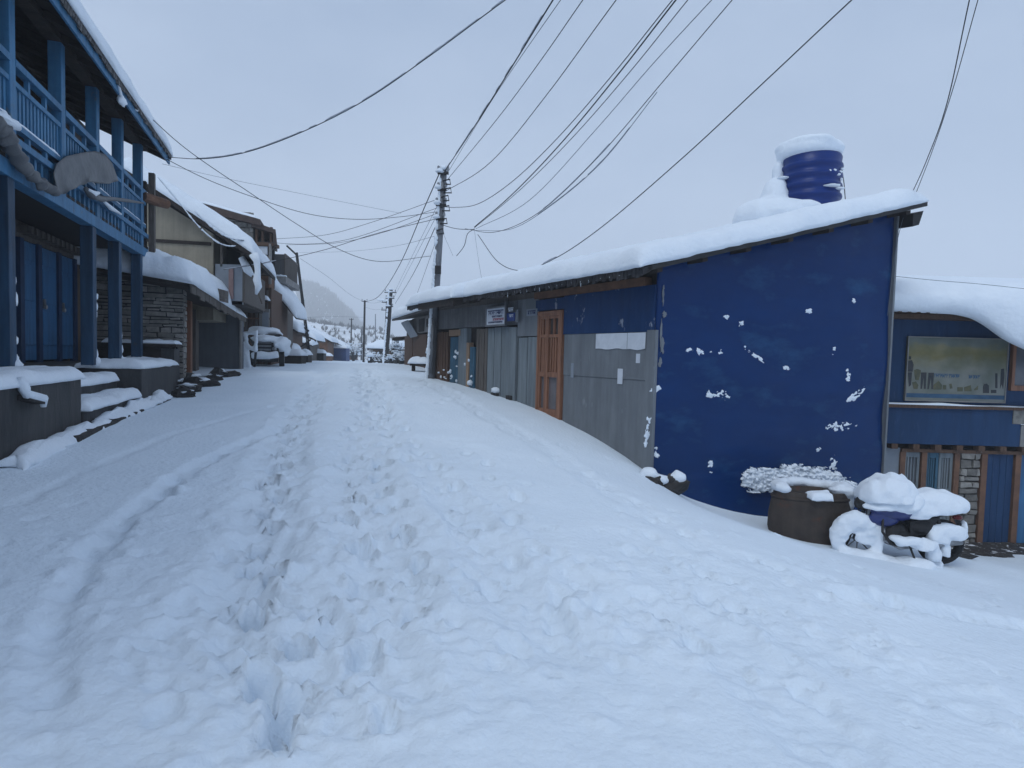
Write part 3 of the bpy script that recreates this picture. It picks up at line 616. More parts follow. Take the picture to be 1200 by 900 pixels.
# ------------------------------------------------------------------ left: stone shop, beige house and the houses beyond
def left_row():
    # --- stone shop with the snowy awning
    T = thing('stone_shop', L.P(9.5, -.4, .9), 'low stone shop with a deep snow roof and a grey porch end wall', 'shop')
    SW = Fr((L.P(7.0, 0, 0).x, L.P(7.0, 0, 0).y), (L.n.x, L.n.y), 1)       # wall facing the camera: s = across towards the road
    if SW.n.y > 0: SW.n = -SW.n
    one(lambda m: m.fb(SW, -1.6, .60, -.35, 0, .6, 3.36), 'wall', MORT, T)
    one(lambda m: (stones(m, SW, -1.6, .62, 0, .9, 3.36, .105, 3, .045), stones(m, Fr(SW.P(.6, 0, 0).xy, (L.u.x, L.u.y), 1), 0, .4, 0, .8, 3.36, .12, 8, .03)), 'stonework', STONE, T)
    # shop front, receding
    x0, x1 = L.P(7.35, .45, 0), at(243, 400, 18.2)
    Fs = Fr((x0.x, x0.y), (x1.x-x0.x, x1.y-x0.y), 1); Ls = (Vector((x1.x-x0.x, x1.y-x0.y, 0))).length
    fbox(Fs, 'shop_front', WOODD, T, 0, Ls, -1.2, -1.0, .7, 3.1)
    fbox(Fs, 'door', GREYB, T, .35, 1.5, -1.0, -.10, .8, 2.3)
    fbox(Fs, 'door_post', WOODO, T, 1.7, 1.95, -.25, -.02, .8, 3.0)
    fbox(Fs, 'door_post', WOODG, T, 2.6, 3.1, -.3, -.04, .8, 2.75)
    one(lambda m: m.fb(Fs, .3, 3.6, -.35, -.2, 2.35, 2.9), 'lintel', RUSTB, T)
    fbox(Fs, 'porch_floor', CONC, T, .1, Ls, -1.1, .45, .5, 1.0)
    xa, xb = at(243, 400, 18.2), at(283, 400, 18.2)
    one(lambda m: m.wb(xa.x-.7, xb.x, 18.2, 18.35, .8, 2.72), 'porch_end', mk('grey_slab', (.125, .135, .15), (.105, .115, .13), streak=0.06, scale=2, rough=.8), T)
    one(lambda m: m.tube([Vector((xb.x, 18.15, .9)), Vector((xb.x, 18.15, 2.7))], .05, 8), 'porch_post', CONCL, T)
    # awning roof: eave over the road side
    e0, e1 = at(222, 336, 13.2), at(287, 374, 18.6)
    b0, b1 = e0+L.n*-2.3+Vector((0, 0, .28)), e1+L.n*-2.1+Vector((0, 0, 1.1))
    up = Vector((0, 0, .07))
    roof = one(lambda m: m.hexa([e0, e1, b1, b0, e0+up, e1+up, b1+up, b0+up]), 'roof', WOODD, T)
    fa = MB(); d = (e1-e0)
    for i in range(16):
        a = e0+d*(i/16.0)+L.n*.02; b = e0+d*((i+.9)/16.0)+L.n*.02; z = Vector((0, 0, -.10-.08*random.random())); fa.hexa([a+z, b+z, b+z+L.n*.03, a+z+L.n*.03, a+up, b+up, b+up+L.n*.03, a+up+L.n*.03])
    fa.build('fascia', WOODG, roof)
    one(lambda m: m.snow(e0+up+L.u*-.25, e1+up, b1+up, b0+up+L.u*-.25, .55, R=.4, amp=.25, fr=1.1, seed=21, over=.08, mid=34, thf=lambda u, v: 1.15 if u < .72 else (1.15-.8*min(1, (u-.72)/.08))), 'roof_snow', SNOW, roof, smooth=True)
    one(lambda m: m.hexa([SW.P(-.5, -.2, 3.36), SW.P(.65, -.2, 3.33), SW.P(.65, .12, 3.33), SW.P(-.5, .12, 3.36), SW.P(-.5, -.2, 3.44), SW.P(.65, -.2, 3.41), SW.P(.65, .12, 3.41), SW.P(-.5, .12, 3.44)]), 'wall_cap', ROCK, T)
    one(lambda m: m.snow(SW.P(-.75, -.4, 3.43), SW.P(.62, -.4, 3.40), SW.P(.62, .16, 3.40), SW.P(-.75, .16, 3.43), .34, R=.25, amp=.4, fr=2, seed=8, over=.04), 'cap_snow', SNOW, T, smooth=True)
    # dark stacked planks on the awning
    pl = at(247, 341, 15.2)
    T2 = thing('plank_stack', pl, 'short stack of dark grey planks lying on the snowy shop awning', 'planks')
    for k in range(4): one(lambda m: m.box(pl+Vector((-.2, -.1, -.14+.077*k)), (.46, .3, -.12), (-.05, .3, 0), (0, 0, .075)), 'plank', WOODG, T2)
    # --- beige house
    Y0 = 16.6
    P = lambda x, y, Y=Y0: at(x, y, Y)
    T = thing('mud_house', (P(220, 400).x, Y0, 1), 'beige mud-plastered house with a steep snow-covered roof and dark open gallery', 'house')
    q = [P(150, 212), P(250, 274), P(250, 375), P(150, 375)]
    back = Vector((-1.2, 4.6, 0))
    one(lambda m: m.prism(q, back), 'wall', BEIGE, T)
    one(lambda m: m.box(P(150, 282)+Vector((0, -.04, 0)), P(247, 288)-P(150, 282), (0, .06, 0), (0, 0, .09)), 'wall_beam', WOODD, T)
    # gallery
    g0, g1 = P(251, 352), P(283, 354)
    one(lambda m: m.wb(g0.x, g1.x, Y0+.05, Y0+.12, P(251, 356).z, P(251, 309).z), 'parapet', SHEETG, T)
    one(lambda m: m.box((g1.x, Y0+.05, g1.z), back*.8, (.06, 0, 0), (0, 0, 1.0)), 'parapet', WOODG, T)
    one(lambda m: m.box((g0.x, Y0+.05, g0.z-.1), back*.8, (g1.x-g0.x, 0, 0), (0, 0, .1)), 'gallery_floor', WOODD, T)
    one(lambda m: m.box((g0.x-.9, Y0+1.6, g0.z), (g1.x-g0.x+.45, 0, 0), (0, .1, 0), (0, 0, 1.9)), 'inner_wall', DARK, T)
    for px in (257, 281): one(lambda m: m.wb(P(px, 300).x, P(px, 300).x+.06, Y0+.05, Y0+.11, P(px, 312).z, P(px, 283 if px < 270 else 296).z), 'gallery_post', WOODG, T)
    one(lambda m: m.wb(P(268, 300).x, P(273, 300).x, Y0, Y0+.05, P(270, 350).z, P(270, 314).z), 'pink_cloth', mk('faded_pink_cloth', (.30, .20, .19), rough=.9), T)
    r0, r1 = P(140, 199, Y0-.5), P(297, 303, Y0-.5)
    rb = Vector((-1.4, 5.0, 0)); up = Vector((0, 0, .12))
    roof = one(lambda m: m.hexa([r0, r1, r1+rb, r0+rb, r0+up, r1+up, r1+rb+up, r0+rb+up]), 'roof', WOODD, T)
    one(lambda m: m.snow(r0+up, r1+up, r1+rb+up, r0+rb+up, .42, R=.3, amp=.3, fr=.8, seed=31, over=.03, mid=18), 'roof_snow', SNOW, roof, smooth=True)
    tail = [P(x, y, Y0-.55) for x, y in ((297, 298), (301, 306), (302, 318), (301, 328), (303, 336), (300, 345))]
    one(lambda m: (m.tube(tail, [.12, .09, .07, .10, .09, .03], 10), m.tube([P(283, 302), P(290, 316), P(296, 323)], [.09, .12, .06], 8)), 'hanging_snow', SNOW, roof, smooth=True)
    one(lambda m: m.tube([P(283, 306), P(297, 325), P(307, 356)], .025, 6), 'brace', WOODG, T)
    # --- stone upper house / wooden house
    Y1 = 21.5
    Q = lambda x, y, Y=Y1: at(x, y, Y)
    T = thing('wooden_house', (Q(300, 400).x, Y1, 1.1), 'tall stone and dark wood house with brown roof edge and lattice balcony', 'house')
    one(lambda m: m.prism([Q(190, 236), Q(298, 268), Q(298, 330), Q(190, 330)], (-1.5, 5, 0)), 'wall', MORT, T)
    FS = Fr((Q(190, 300).x, Y1), (1, 0), 1)
    st = MB(); stones(st, FS, 0, Q(297, 300).x-Q(190, 300).x, .02, 4.4, 6.55, .16, 4, .06, .25, .6); sw = st.build('stonework', STONE, T)
    one(lambda m: m.prism([Q(190, 225, Y1-.3), Q(305, 257, Y1-.3), Q(305, 264, Y1-.3), Q(190, 236, Y1-.3)], (-1.6, 5.6, 0)), 'roof', ROOFB, T)
    rt = [Q(190, 225, Y1-.3), Q(303, 256.5, Y1-.3)]; rbk = Vector((-1.6, 5.6, 0))
    one(lambda m: m.snow(rt[0], rt[1], rt[1]+rbk, rt[0]+rbk, .12, R=.2, amp=.4, fr=1, seed=41, over=-.02), 'roof_snow', SNOW, T, smooth=True)
    one(lambda m: m.prism([Q(295, 259, Y1-.2), Q(323, 269, Y1-.2), Q(325, 288, Y1-.2), Q(322, 288, Y1-.2), Q(320, 273, Y1-.2), Q(295, 265, Y1-.2)], (-1.3, 2.3, 0)), 'balcony_roof', ROOFB, T)
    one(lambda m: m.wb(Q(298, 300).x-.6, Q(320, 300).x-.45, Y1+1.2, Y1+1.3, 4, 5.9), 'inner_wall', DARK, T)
    for px in (299, 306, 316): one(lambda m: m.wb(Q(px, 300).x, Q(px, 300).x+.08, Y1, Y1+.08, Q(px, 288).z, Q(px, 266).z), 'balcony_post', WOODB, T)
    one(lambda m: m.wb(Q(297, 300).x, Q(321, 300).x, Y1-.05, Y1+.5, Q(300, 288).z, Q(300, 284).z), 'upper_floor', WOODB, T)
    one(lambda m: m.wb(Q(298, 300).x, Q(313, 300).x, Y1, Y1+.05, Q(300, 298).z, Q(300, 288.5).z), 'white_panel', PAPER, T)
    m = MB()
    xs0, xs1 = Q(302, 310).x, Q(315, 310).x
    for k in range(4): m.wb(xs0, xs1, Y1, Y1+.04, Q(300, 322).z+k*.21, Q(300, 322).z+k*.21+.05)
    for k in range(5): m.wb(xs0+(xs1-xs0)*k/4-.02, xs0+(xs1-xs0)*k/4+.02, Y1-.01, Y1+.03, Q(300, 322).z-.005, Q(300, 299).z)
    m.build('lattice_railing', WOODG, T)
    one(lambda m: m.wb(Q(297, 300).x, Q(316, 300).x, Y1-.02, Y1+.4, Q(300, 337).z, Q(300, 323).z), 'floor_board', RUSTB, T)
    one(lambda m: m.wb(Q(316, 300).x, Q(318.5, 300).x, Y1-.08, Y1, Q(316, 333).z, Q(316, 286).z), 'pale_post', CONCL, T)
    one(lambda m: m.prism([Q(268, 337, Y1+.05), Q(318, 337, Y1+.05), Q(318, 430, Y1+.05), Q(268, 430, Y1+.05)], (-1.0, 4.2, 0)), 'lower_wall', WOODB, T)
    for k, px in enumerate((272, 277, 282, 288, 294, 300, 306, 312)): one(lambda m: m.wb(Q(px, 300).x, Q(px+2.2, 300).x, Y1-.02, Y1+.04, 1.0, Q(px, 340).z), 'wall_post', (WOODB, WOODG)[k % 2], T)
    for zz in (352, 372): one(lambda m: m.wb(Q(268, 300).x, Q(318, 300).x, Y1-.05, Y1-.005, Q(290, zz+2).z, Q(290, zz).z), 'cross_beam', RUSTB, T)
    one(lambda m: m.snow((Q(286, 300).x, Y1-.3, Q(290, 352).z), (Q(318, 300).x, Y1-.3, Q(290, 352).z), (Q(318, 300).x, Y1-.02, Q(290, 352).z), (Q(286, 300).x, Y1-.02, Q(290, 352).z), .12, R=.1, amp=.8, fr=2.5, seed=5, over=0), 'beam_snow', SNOW, T, smooth=True)
    one(lambda m: m.wb(Q(286, 300).x, Q(318, 300).x, Y1-.32, Y1-.005, Q(290, 353.5).z, Q(290, 352).z), 'ledge', WOODD, T)
    w = one(lambda m: m.wb(Q(305, 300).x, Q(317, 300).x, Y1-.06, Y1+.0, Q(305, 398).z, Q(305, 362).z), 'window', CONCL, T)
    one(lambda m: m.wb(Q(309, 300).x, Q(316, 300).x, Y1-.09, Y1-.061, Q(305, 396).z, Q(305, 366).z), 'pane', SHEETG, w)
    # --- bay balcony house
    Y2 = 25.5
    B = lambda x, y, Y=Y2: at(x, y, Y)
    T = thing('balcony_house', (B(330, 400).x, Y2, 1.1), 'grey house with a slatted bay balcony on a concrete slab', 'house')
    bx0, bx1 = B(317, 310).x, B(333, 310).x; dirv = Vector((-.55, 3.0, 0))
    zb, zt = B(333, 324).z, B(333, 298).z
    one(lambda m: m.box((bx0, Y2, zb), (bx1-bx0, 0, 0), (0, .06, 0), (0, 0, zt-zb)), 'side_panel', mk('grey_planks', (.13, .13, .135), (.085, .085, .09), scale=6, stretch=(6, 6, .4), rough=.85), T)
    m = MB()
    for k in range(15):
        o = Vector((bx1, Y2, zb))+dirv*(k/15.0); m.box(o, dirv*(.035), (.05, 0, 0), (0, 0, zt-zb-.02))
    o = Vector((bx1, Y2, zt-.03)); m.box(o, dirv, (.06, 0, 0), (0, 0, .06)); o = Vector((bx1-.06, Y2, zb)); m.box(o, dirv, (.03, 0, 0), (0, 0, (zt-zb)*.96))
    m.build('slat_front', WOODG, T)
    one(lambda m: m.box((bx0-.5, Y2-.1, zb-.28), (bx1-bx0+.62, 0, 0), dirv*1.1, (0, 0, .27)), 'slab', CONCL, T)
    one(lambda m: m.snow((bx0-.4, Y2-.1, zb-.01), (bx1+.12, Y2-.1, zb-.01), Vector((bx1+.12, Y2-.1, zb-.01))+Vector((0, .14, 0)), (bx0-.4, Y2+.04, zb-.01), .10, R=.06, amp=.6, fr=3, seed=2, over=0), 'slab_snow', SNOW, T, smooth=True)
    one(lambda m: m.box((bx0-.4, Y2+.4, 1.0), (bx1-bx0+.1, 0, 0), dirv*1.0, (0, 0, zb-1.3)), 'wall', WOODG, T)
    s0, s1 = B(312, 332, 24.2), B(347, 374, 24.2); rb = Vector((-.7, 3.2, .1))
    roof = one(lambda m: m.hexa([s0, s1, s1+rb, s0+rb, s0+Vector((0, 0, .08)), s1+Vector((0, 0, .08)), s1+rb+Vector((0, 0, .08)), s0+rb+Vector((0, 0, .08))]), 'lower_roof', WOODD, T)
    u8 = Vector((0, 0, .08))
    one(lambda m: m.snow(s0+u8, s1+u8, s1+rb+u8, s0+rb+u8, .42, R=.3, amp=.3, fr=1, seed=51, over=.05), 'roof_snow', SNOW, roof, smooth=True)
    # --- smaller snowy houses down the street
    def far_house(name, label, px0, px1, pyb, pye, Y, depth, pyr, wm, rm, th=.35, wins=(), mats=(WOODB, GLASS), lean=-.22, awn=None):
        C = lambda x, y: at(x, y, Y)
        a, b = C(px0, pye), C(px1, pye); zb = min(C(px0, pyb).z, C(px1, pyb).z)-.5
        T = thing(name, ((a.x+b.x)/2, Y, zb+.5), label, 'house')
        bk = Vector((lean*depth, depth, 0)); zr = C(px0, pyr).z
        one(lambda m: m.prism([(a.x, Y, zb), (b.x, Y, zb), (b.x, Y, b.z), (a.x, Y, zr)], bk), 'wall', wm, T)
        e0 = Vector((a.x-.3, Y-.4, zr+.05)); e1 = Vector((b.x+.45, Y-.4, b.z-.12)); bb = bk*1.12; up = Vector((0, 0, .1))
        rf = one(lambda m: m.hexa([e0, e1, e1+bb, e0+bb, e0+up, e1+up, e1+bb+up, e0+bb+up]), 'roof', rm, T)
        one(lambda m: m.snow(e0+up, e1+up, e1+bb+up, e0+bb+up, th, R=.28, amp=.35, fr=.8, seed=px0, over=.04, mid=8), 'roof_snow', SNOW, rf, smooth=True)
        for (x, y, w, h) in wins:
            c = C(x, y); k = Y/FPX
            f = one(lambda m: m.wb(c.x-w*k/2, c.x+w*k/2, Y-.06, Y-.002, c.z-h*k/2, c.z+h*k/2), 'window', mats[0], T)
            one(lambda m: m.wb(c.x-w*k*.36, c.x+w*k*.36, Y-.09, Y-.062, c.z-h*k*.38, c.z+h*k*.38), 'pane', mats[1], f)
        if awn:
            (x0, y0, x1, y1) = awn; q0, q1 = at(x0, y0, Y-.9), at(x1, y1, Y-.9); bb = Vector((0, .9, .1)); up = Vector((0, 0, .06))
            aw = one(lambda m: m.hexa([q0, q1, q1+bb, q0+bb, q0+up, q1+up, q1+bb+up, q0+bb+up]), 'awning', WOODD, T)
            one(lambda m: m.snow(q0+up, q1+up, q1+bb+up, q0+bb+up, .26, R=.2, amp=.3, fr=1.5, seed=x0, over=.04, mid=6), 'awning_snow', SNOW, aw, smooth=True)
        return T
    far_house('cottage', 'brown wooden cottage with two tiers of snowy eaves left of the lattice mast', 312, 342, 424, 388, 29.5, 4, 364, WOODB, WOODD, .4, ((329, 402, 10, 16),), (WOODG, SHEETG), awn=(318, 408, 344, 413))
    far_house('shed_house', 'dim grey shed house with a snowy sloping roof behind the lattice mast', 330, 364, 424, 398, 36, 5, 376, WOODG, WOODD, .32, ((350, 410, 8, 9),), awn=(340, 398, 366, 406))
    far_house('long_house', 'long brown house with a grey upper wall and snow-edged roof', 345, 384, 424, 400, 46, 6, 378, RUSTB, WOODD, .3, ((366, 408, 7, 10), (377, 412, 5, 8)), (WOODD, DARK))
    far_house('grey_house', 'grey plastered house with plain gable at the end of the left row', 366, 404, 424, 408, 58, 8, 388, mk('grey_plaster', (.23, .235, .245), (.18, .185, .195), scale=1, rough=.9), ROOFM, .3, ((388, 404, 12, 11),), (WOODG, SHEETG))
    far_house('stone_hut', 'small brown hut with a snow roof peeping beyond the grey gable house', 386, 416, 424, 416, 70, 8, 402, RUSTB, ROOFM, .35, ((404, 418, 5, 6),), (WOODD, DARK))
    # street-side clutter on those fronts
    x = at(396, 420, 52)
    T = thing('market_stall', (x.x, 52, gz(x.x, 52)), 'blue plastic-covered stall with a flat snow top at the street end', 'stall')
    z0 = gz(x.x, 52)
    one(lambda m: m.wb(x.x-.75, x.x+.7, 52, 53.2, z0-.2, at(396, 408, 52).z), 'cover', PLASB, T, bevel=.05)
    one(lambda m: m.snow((x.x-.8, 51.9, at(396, 408, 52).z), (x.x+.75, 51.9, at(396, 408, 52).z), (x.x+.75, 53.3, at(396, 408, 52).z), (x.x-.8, 53.3, at(396, 408, 52).z), .25, R=.2, amp=.4, fr=1.5, seed=3), 'stall_snow', SNOW, T, smooth=True)
left_row()

def street_clutter():
    # snow-laden small vehicle
    c = at(314, 427, 20.3); c.z = gz(c.x, c.y)
    T = thing('parked_vehicle', c, 'small parked vehicle under thick snow with a dark slatted front and bumper', 'vehicle')
    D = Vector((.35, -1, 0)).normalized(); Sx = Vector((1, .35, 0)).normalized()
    def q(a, b, z): return c + Sx*a + D*b + Vector((0, 0, z))
    def qb(m, a0, a1, b0, b1, z0, z1): m.hexa([q(a0, b0, z0), q(a1, b0, z0), q(a1, b1, z0), q(a0, b1, z0), q(a0, b0, z1), q(a1, b0, z1), q(a1, b1, z1), q(a0, b1, z1)])
    one(lambda m: (qb(m, -.5, .35, -2.0, .0, .3, .82), qb(m, -.5, .42, -2.2, -.7, .7, 1.12)), 'body', BLACK, T, bevel=.05)
    one(lambda m: [qb(m, -.40, .10, 0.0, .05, .42+.12*k, .48+.12*k) for k in range(4)], 'grille', STEEL, T)
    one(lambda m: qb(m, -.52, .34, .05, .28, .16, .30), 'bumper', BLACK, T, bevel=.03)
    for a in (-.5, .42):
        w = one(lambda m: m.tube([q(a-.07, -.3, .25), q(a+.09, -.3, .25)], .3, 18), 'wheel', RUBBER, T)
        one(lambda m: m.tube([q(a-.075, -.3, .25), q(a+.095, -.3, .25)], .15, 12), 'rim', STEEL, w)
    one(lambda m: m.ell(q(.2, .03, .6), (.08, .06, .08), 12, 8), 'headlight', CHROME, T, smooth=True)
    m = MB(); m.ell(q(-.15, -1.4, 1.2), (.55, .8, .2), 16, 9, .3, 2, 1); m.ell(q(-.1, -.4, .92), (.5, .55, .16), 16, 9, .3, 2, 2); m.ell(q(.38, -.35, .78), (.3, .5, .26), 16, 9, .4, 2, 3)
    m.ell(q(.5, -.5, .55), (.18, .4, .2), 12, 8, .4, 2, 4); m.build('body_snow', SNOW, T, remesh=.05)
    m = MB(); m.tube([q(-.5, .2, .34), q(-.2, .24, .38), q(.05, .24, .36), q(.34, .2, .42)], [.13, .15, .13, .14], 10); m.build('bumper_snow', SNOW, T, remesh=.04)
    # leaning rack
    c = at(296, 430, 19.4); c.z = gz(c.x, c.y)
    T = thing('rack', c, 'snow-crusted leaning metal rack beside the grey porch wall', 'rack')
    a, b = at(288, 392, 19.4), at(301, 390, 19.4); d0, d1 = at(291, 408, 19.4), at(300, 411, 19.4)
    f0, f1 = at(286, 404, 19.4), at(293, 431, 19.4); 
    one(lambda m: (m.tube([a, b], .035, 6), m.tube([b, d1], .035, 6), m.tube([a, d0, d1], .035, 6), m.tube([f0, f1+Vector((0, 0, -.2))], .06, 6), m.tube([d1, at(298, 430, 19.6)], .04, 6), m.tube([at(292, 395, 19.4), at(299, 406, 19.4)], .02, 6)), 'frame', BLACK, T)
    m = MB()
    for p0, p1 in ((a, b), (a, d0), (d0, d1), (b, d1), (f0, f1)):
        for k in range(6): m.ell(p0.lerp(p1, k/5.)+Vector((.0, -.03, .03)), random.uniform(.05, .09), 8, 6, .4, 2, k)
    m.ell(at(288, 424, 19.5), (.16, .2, .5), 10, 8, .3, 2, 1); m.build('rack_snow', SNOW, T, remesh=.035)
    # lumps of buried goods along the left
    for k, (x, y, Y, w, h) in enumerate(((340, 421, 24, .55, .32), (333, 412, 26, .4, .35), (352, 421, 28, .45, .35), (372, 419, 40, .5, .5), (381, 421, 44, .45, .35))):
        p = at(x, y, Y); z = gz(p.x, Y); p.z = z
        T = thing('crate', p, ('broad buried crate under a rounded snow cap left of the mast', 'smaller crate with snow cap standing behind the buried crate', 'dark crate with snow cap at the foot of the lattice mast', 'tall snow-capped crate in front of the long brown house', 'low snow-capped crate near the blue stall')[k], 'crate', 'snow-capped crates along the left side')
        one(lambda m: m.wb(p.x-w, p.x+w, Y-.3, Y+.3, z-.2, z+h), 'box', (WOODD, BLACK, WOODD, BLACK, RUSTB)[k], T, bevel=.03)
        one(lambda m: m.snow((p.x-w, Y-.33, z+h), (p.x+w, Y-.33, z+h), (p.x+w, Y+.3, z+h), (p.x-w, Y+.3, z+h), .26, R=.24, amp=.4, fr=1.5, seed=k), 'box_snow', SNOW, T, smooth=True)
    # post marker on the crest
    p = at(433.5, 421, 34); z = gz(p.x, 34)
    T = thing('marker_post', (p.x, 34, z), 'short dark marker stone with a snow cap standing on the road crest', 'marker')
    one(lambda m: m.tube([(p.x, 34, z-.2), (p.x, 34, z+.42)], .12, 10), 'stone', BLACK, T)
    one(lambda m: m.ell((p.x, 34, z+.46), (.2, .2, .13), 10, 7, .2), 'cap_snow', SNOW, T, smooth=True)
    one(lambda m: m.ell((p.x-.02, 33.88, z+.22), (.06, .03, .1), 8, 6), 'stuck_snow', SNOW, T, smooth=True)
    # log bench by the brown shed
    c = at(493, 425, 20.5); z = gz(c.x, c.y)
    T = thing('bench', (c.x, 20.5, z), 'small dark bench with a thick cushion of snow by the brown plank shed', 'bench')
    one(lambda m: m.wb(c.x-.36, c.x+.3, 20.4, 20.8, z+.2, z+.27), 'seat', WOODD, T)
    for dx in (-.3, .22): one(lambda m: m.wb(c.x+dx, c.x+dx+.08, 20.45, 20.75, z-.2, z+.2), 'leg', WOODD, T)
    one(lambda m: m.snow((c.x-.38, 20.36, z+.27), (c.x+.3, 20.36, z+.27), (c.x+.3, 20.82, z+.27), (c.x-.38, 20.82, z+.27), .24, R=.2, amp=.3, fr=2, seed=3), 'seat_snow', SNOW, T, smooth=True)
street_clutter()

# ------------------------------------------------------------------ right: long shop row with the blue end wall
RS = .272
def AE(s, e, z): return A.O + A.u*s + Eu*e + Vector((0, 0, z))
def RZ(e): return 3.16 + RS*e
def right_shop():
    T = thing('shop_row', A.P(4, -1, 0), 'long low shop row with grey doors and a deep blue end wall under thick snow', 'shop')
    # body behind the cladding
    m = MB(); m.hexa([AE(.06, .12, -1.9), AE(9.25, .12, -1.9), AE(9.25, 4.4, -1.9), AE(.06, 4.4, -1.9), AE(.06, .12, RZ(.12)-.03), AE(9.25, .12, RZ(.12)-.03), AE(9.25, 4.4, RZ(4.4)-.03), AE(.06, 4.4, RZ(4.4)-.03)])
    m.build('inner_walls', WOODD, T)
    # end wall: sheets with overlaps and dents
    m = MB(); n, k = 64, 110
    def wallb(e, z):
        wr = max(0, mn.noise(Vector((e*.55, z*.7, 11)))+.25)
        return .034*mn.noise(Vector((e*.8, z*1.6, 2))) + .012*mn.noise(Vector((e*1.8, z*3.2, 7))) + wr*.020*mn.noise(Vector((e*1.1+z*.8, z*5.5, 4))) + (.012 if z < -.16 else 0)
    def ew(e, f):
        z0 = -1.9; z1 = RZ(e)-.01; z = z0+(z1-z0)*f
        return E.P(e, wallb(e, z), z)
    for i in range(n+1):
        for j in range(k+1): m.v.append(ew(4.43*i/n, j/k))
    for i in range(n):
        for j in range(k): m.f.append((i*(k+1)+j, (i+1)*(k+1)+j, (i+1)*(k+1)+j+1, i*(k+1)+j+1))
    end = m.build('end_wall', NAVY, T, smooth=True, sol=.03)
    m = MB(); m.hexa([E.P(4.405, -.06, -1.9), E.P(4.44, -.06, -1.9), E.P(4.44, .06, -1.9), E.P(4.405, .06, -1.9), E.P(4.405, -.06, RZ(4.4)-.05), E.P(4.44, -.06, RZ(4.4)-.05), E.P(4.44, .06, RZ(4.4)-.05), E.P(4.405, .06, RZ(4.4)-.05)])
    m.build('edge_trim', GREYS, T)
    # peeled vertical marks near the corner
    m = MB(); rr_ = random.Random(9)
    for x, y, w, h in ((779, 345, 3, 26), (780, 368, 5, 8), (776, 392, 2.5, 40), (778, 405, 5, 22), (775, 425, 4, 14)):
        a, z = E.loc(x, y, .05); d = 9.5/FPX; m.prism([E.P(a+w*d/2*math.cos(t_)*rr_.uniform(.35, 1.5), wallb(a, z)+.002, z+h*d/2*math.sin(t_)*rr_.uniform(.6, 1.15)) for t_ in np.arange(0, 6.2, .3)], E.n*.012)
    m.build('bare_metal_patch', GREYS, end)
    def frost(name, x, y, w, h, sl, th, seed, cut, cell=.011):
        # ragged crust of snow sticking to the sheet: thickness follows a broken noise that dies out towards the rim
        px = 9.7/FPX; a0, z0 = E.loc(x, y, .04); W_, H_ = max(w, 9)*px, max(h, 9)*px; nx_, ny_ = int(W_/cell)+2, int(H_/cell)+2; m = MB(); ids = {}; hv = {}
        for i in range(nx_+1):
            for j in range(ny_+1):
                u, v = (i/nx_-.5)*2, (j/ny_-.5)*2; X_, Z_ = u*W_/2, v*H_/2; q = Vector((X_*1.0, Z_*1.25, seed*5.3))
                f = .5+.62*mn.noise(q*9)+.42*mn.noise(q*21)+.28*mn.noise(q*48) - cut - .62*(u*u+v*v)**.9
                hv[i, j] = f
        for i in range(nx_):
            for j in range(ny_):
                c4 = [(i, j), (i+1, j), (i+1, j+1), (i, j+1)]
                if sum(hv[c] > 0 for c in c4) >= 3:
                    for c in c4:
                        if c not in ids:
                            u, v = (c[0]/nx_-.5)*2, (c[1]/ny_-.5)*2; t = min(1, max(0, hv[c])*2.6)
                            ids[c] = len(m.v); m.v.append(E.P(a0+u*W_/2, wallb(a0+u*W_/2, z0+v*H_/2-sl*u*W_/2)-.004+th*(t**.7)*(.7+.5*mn.noise(Vector((c[0]*.35, c[1]*.35, seed)))), z0+v*H_/2-sl*u*W_/2))
                    m.f.append(tuple(ids[c] for c in c4))
        if m.f: m.build(name, SNOW, end, smooth=True)['kind'] = 'stuff'
    # snow thrown against the end wall
    rr = random.Random(2)
    for k, (x, y, w, h, n, sl) in enumerate(((818, 412, 40, 8, 26, .05), (848, 413, 10, 6, 7, 0), (887, 417, 30, 9, 22, .5), (843, 462, 36, 10, 26, .05), (979, 411, 9, 8, 8, 0), (854, 371, 8, 5, 4, 0), (870, 379, 8, 4, 3, 0), (995, 440, 6, 20, 9, 0), (1004, 465, 26, 9, 13, -.55), (987, 500, 42, 10, 24, .0), (979, 543, 10, 16, 9, -.4),
                                               (770, 457, 13, 9, 10, -.3), (771, 534, 8, 26, 13, .3), (835, 546, 3, 14, 5, 0), (1003, 353, 5, 4, 3, 0), (925, 431, 16, 4, 4, .1), (950, 365, 12, 4, 4, 0), (962, 528, 12, 6, 5, 0), (760, 500, 6, 50, 12, 0))):
        frost('stuck_snow', x, y, w*1.2, h*1.55, sl, .026, k, .33 if n > 12 else .30, .0095)
    # bank of thrown snow along the drum
    for k, (x, y, w, h, th, cut) in enumerate(((905, 563, 80, 30, .12, -.30), (950, 564, 88, 36, .14, -.34), (985, 572, 46, 28, .12, -.3), (884, 562, 34, 20, .09, -.1), (930, 555, 44, 24, .1, -.05))): frost('snow_bank', x, y, w, h, .05 if k != 3 else -.1, th, 60+k, cut, .014)
    # front: corner strip, panels
    def panel(name, mat, s0, s1, z0, z1, t0=-.14, t1=.0, **k): return fbox(A, name, mat, T, s0, s1, t0, t1, z0, z1, **k)
    panel('corner_strip', GREYS, -.03, .16, -1.0, 2.16, -.03, .03)
    panel('lower_panel', GREYS, .16, 2.42, -.8, 1.36)
    panel('middle_panel', GREYS, .16, 2.42, 1.365, 2.13, -.14, .012)
    panel('upper_panel', NAVYW, .02, 2.45, 2.135, 2.86, -.14, .02)
    panel('upper_panel', NAVYW, 2.45, 3.45, 2.62, 2.84, -.14, .016)
    panel('eave_board', RUSTB, .25, 3.5, 2.865, 3.0, -.14, .03)
    panel('eave_board', WOODG, 3.5, 9.2, 2.90, 3.02, -.14, .01)
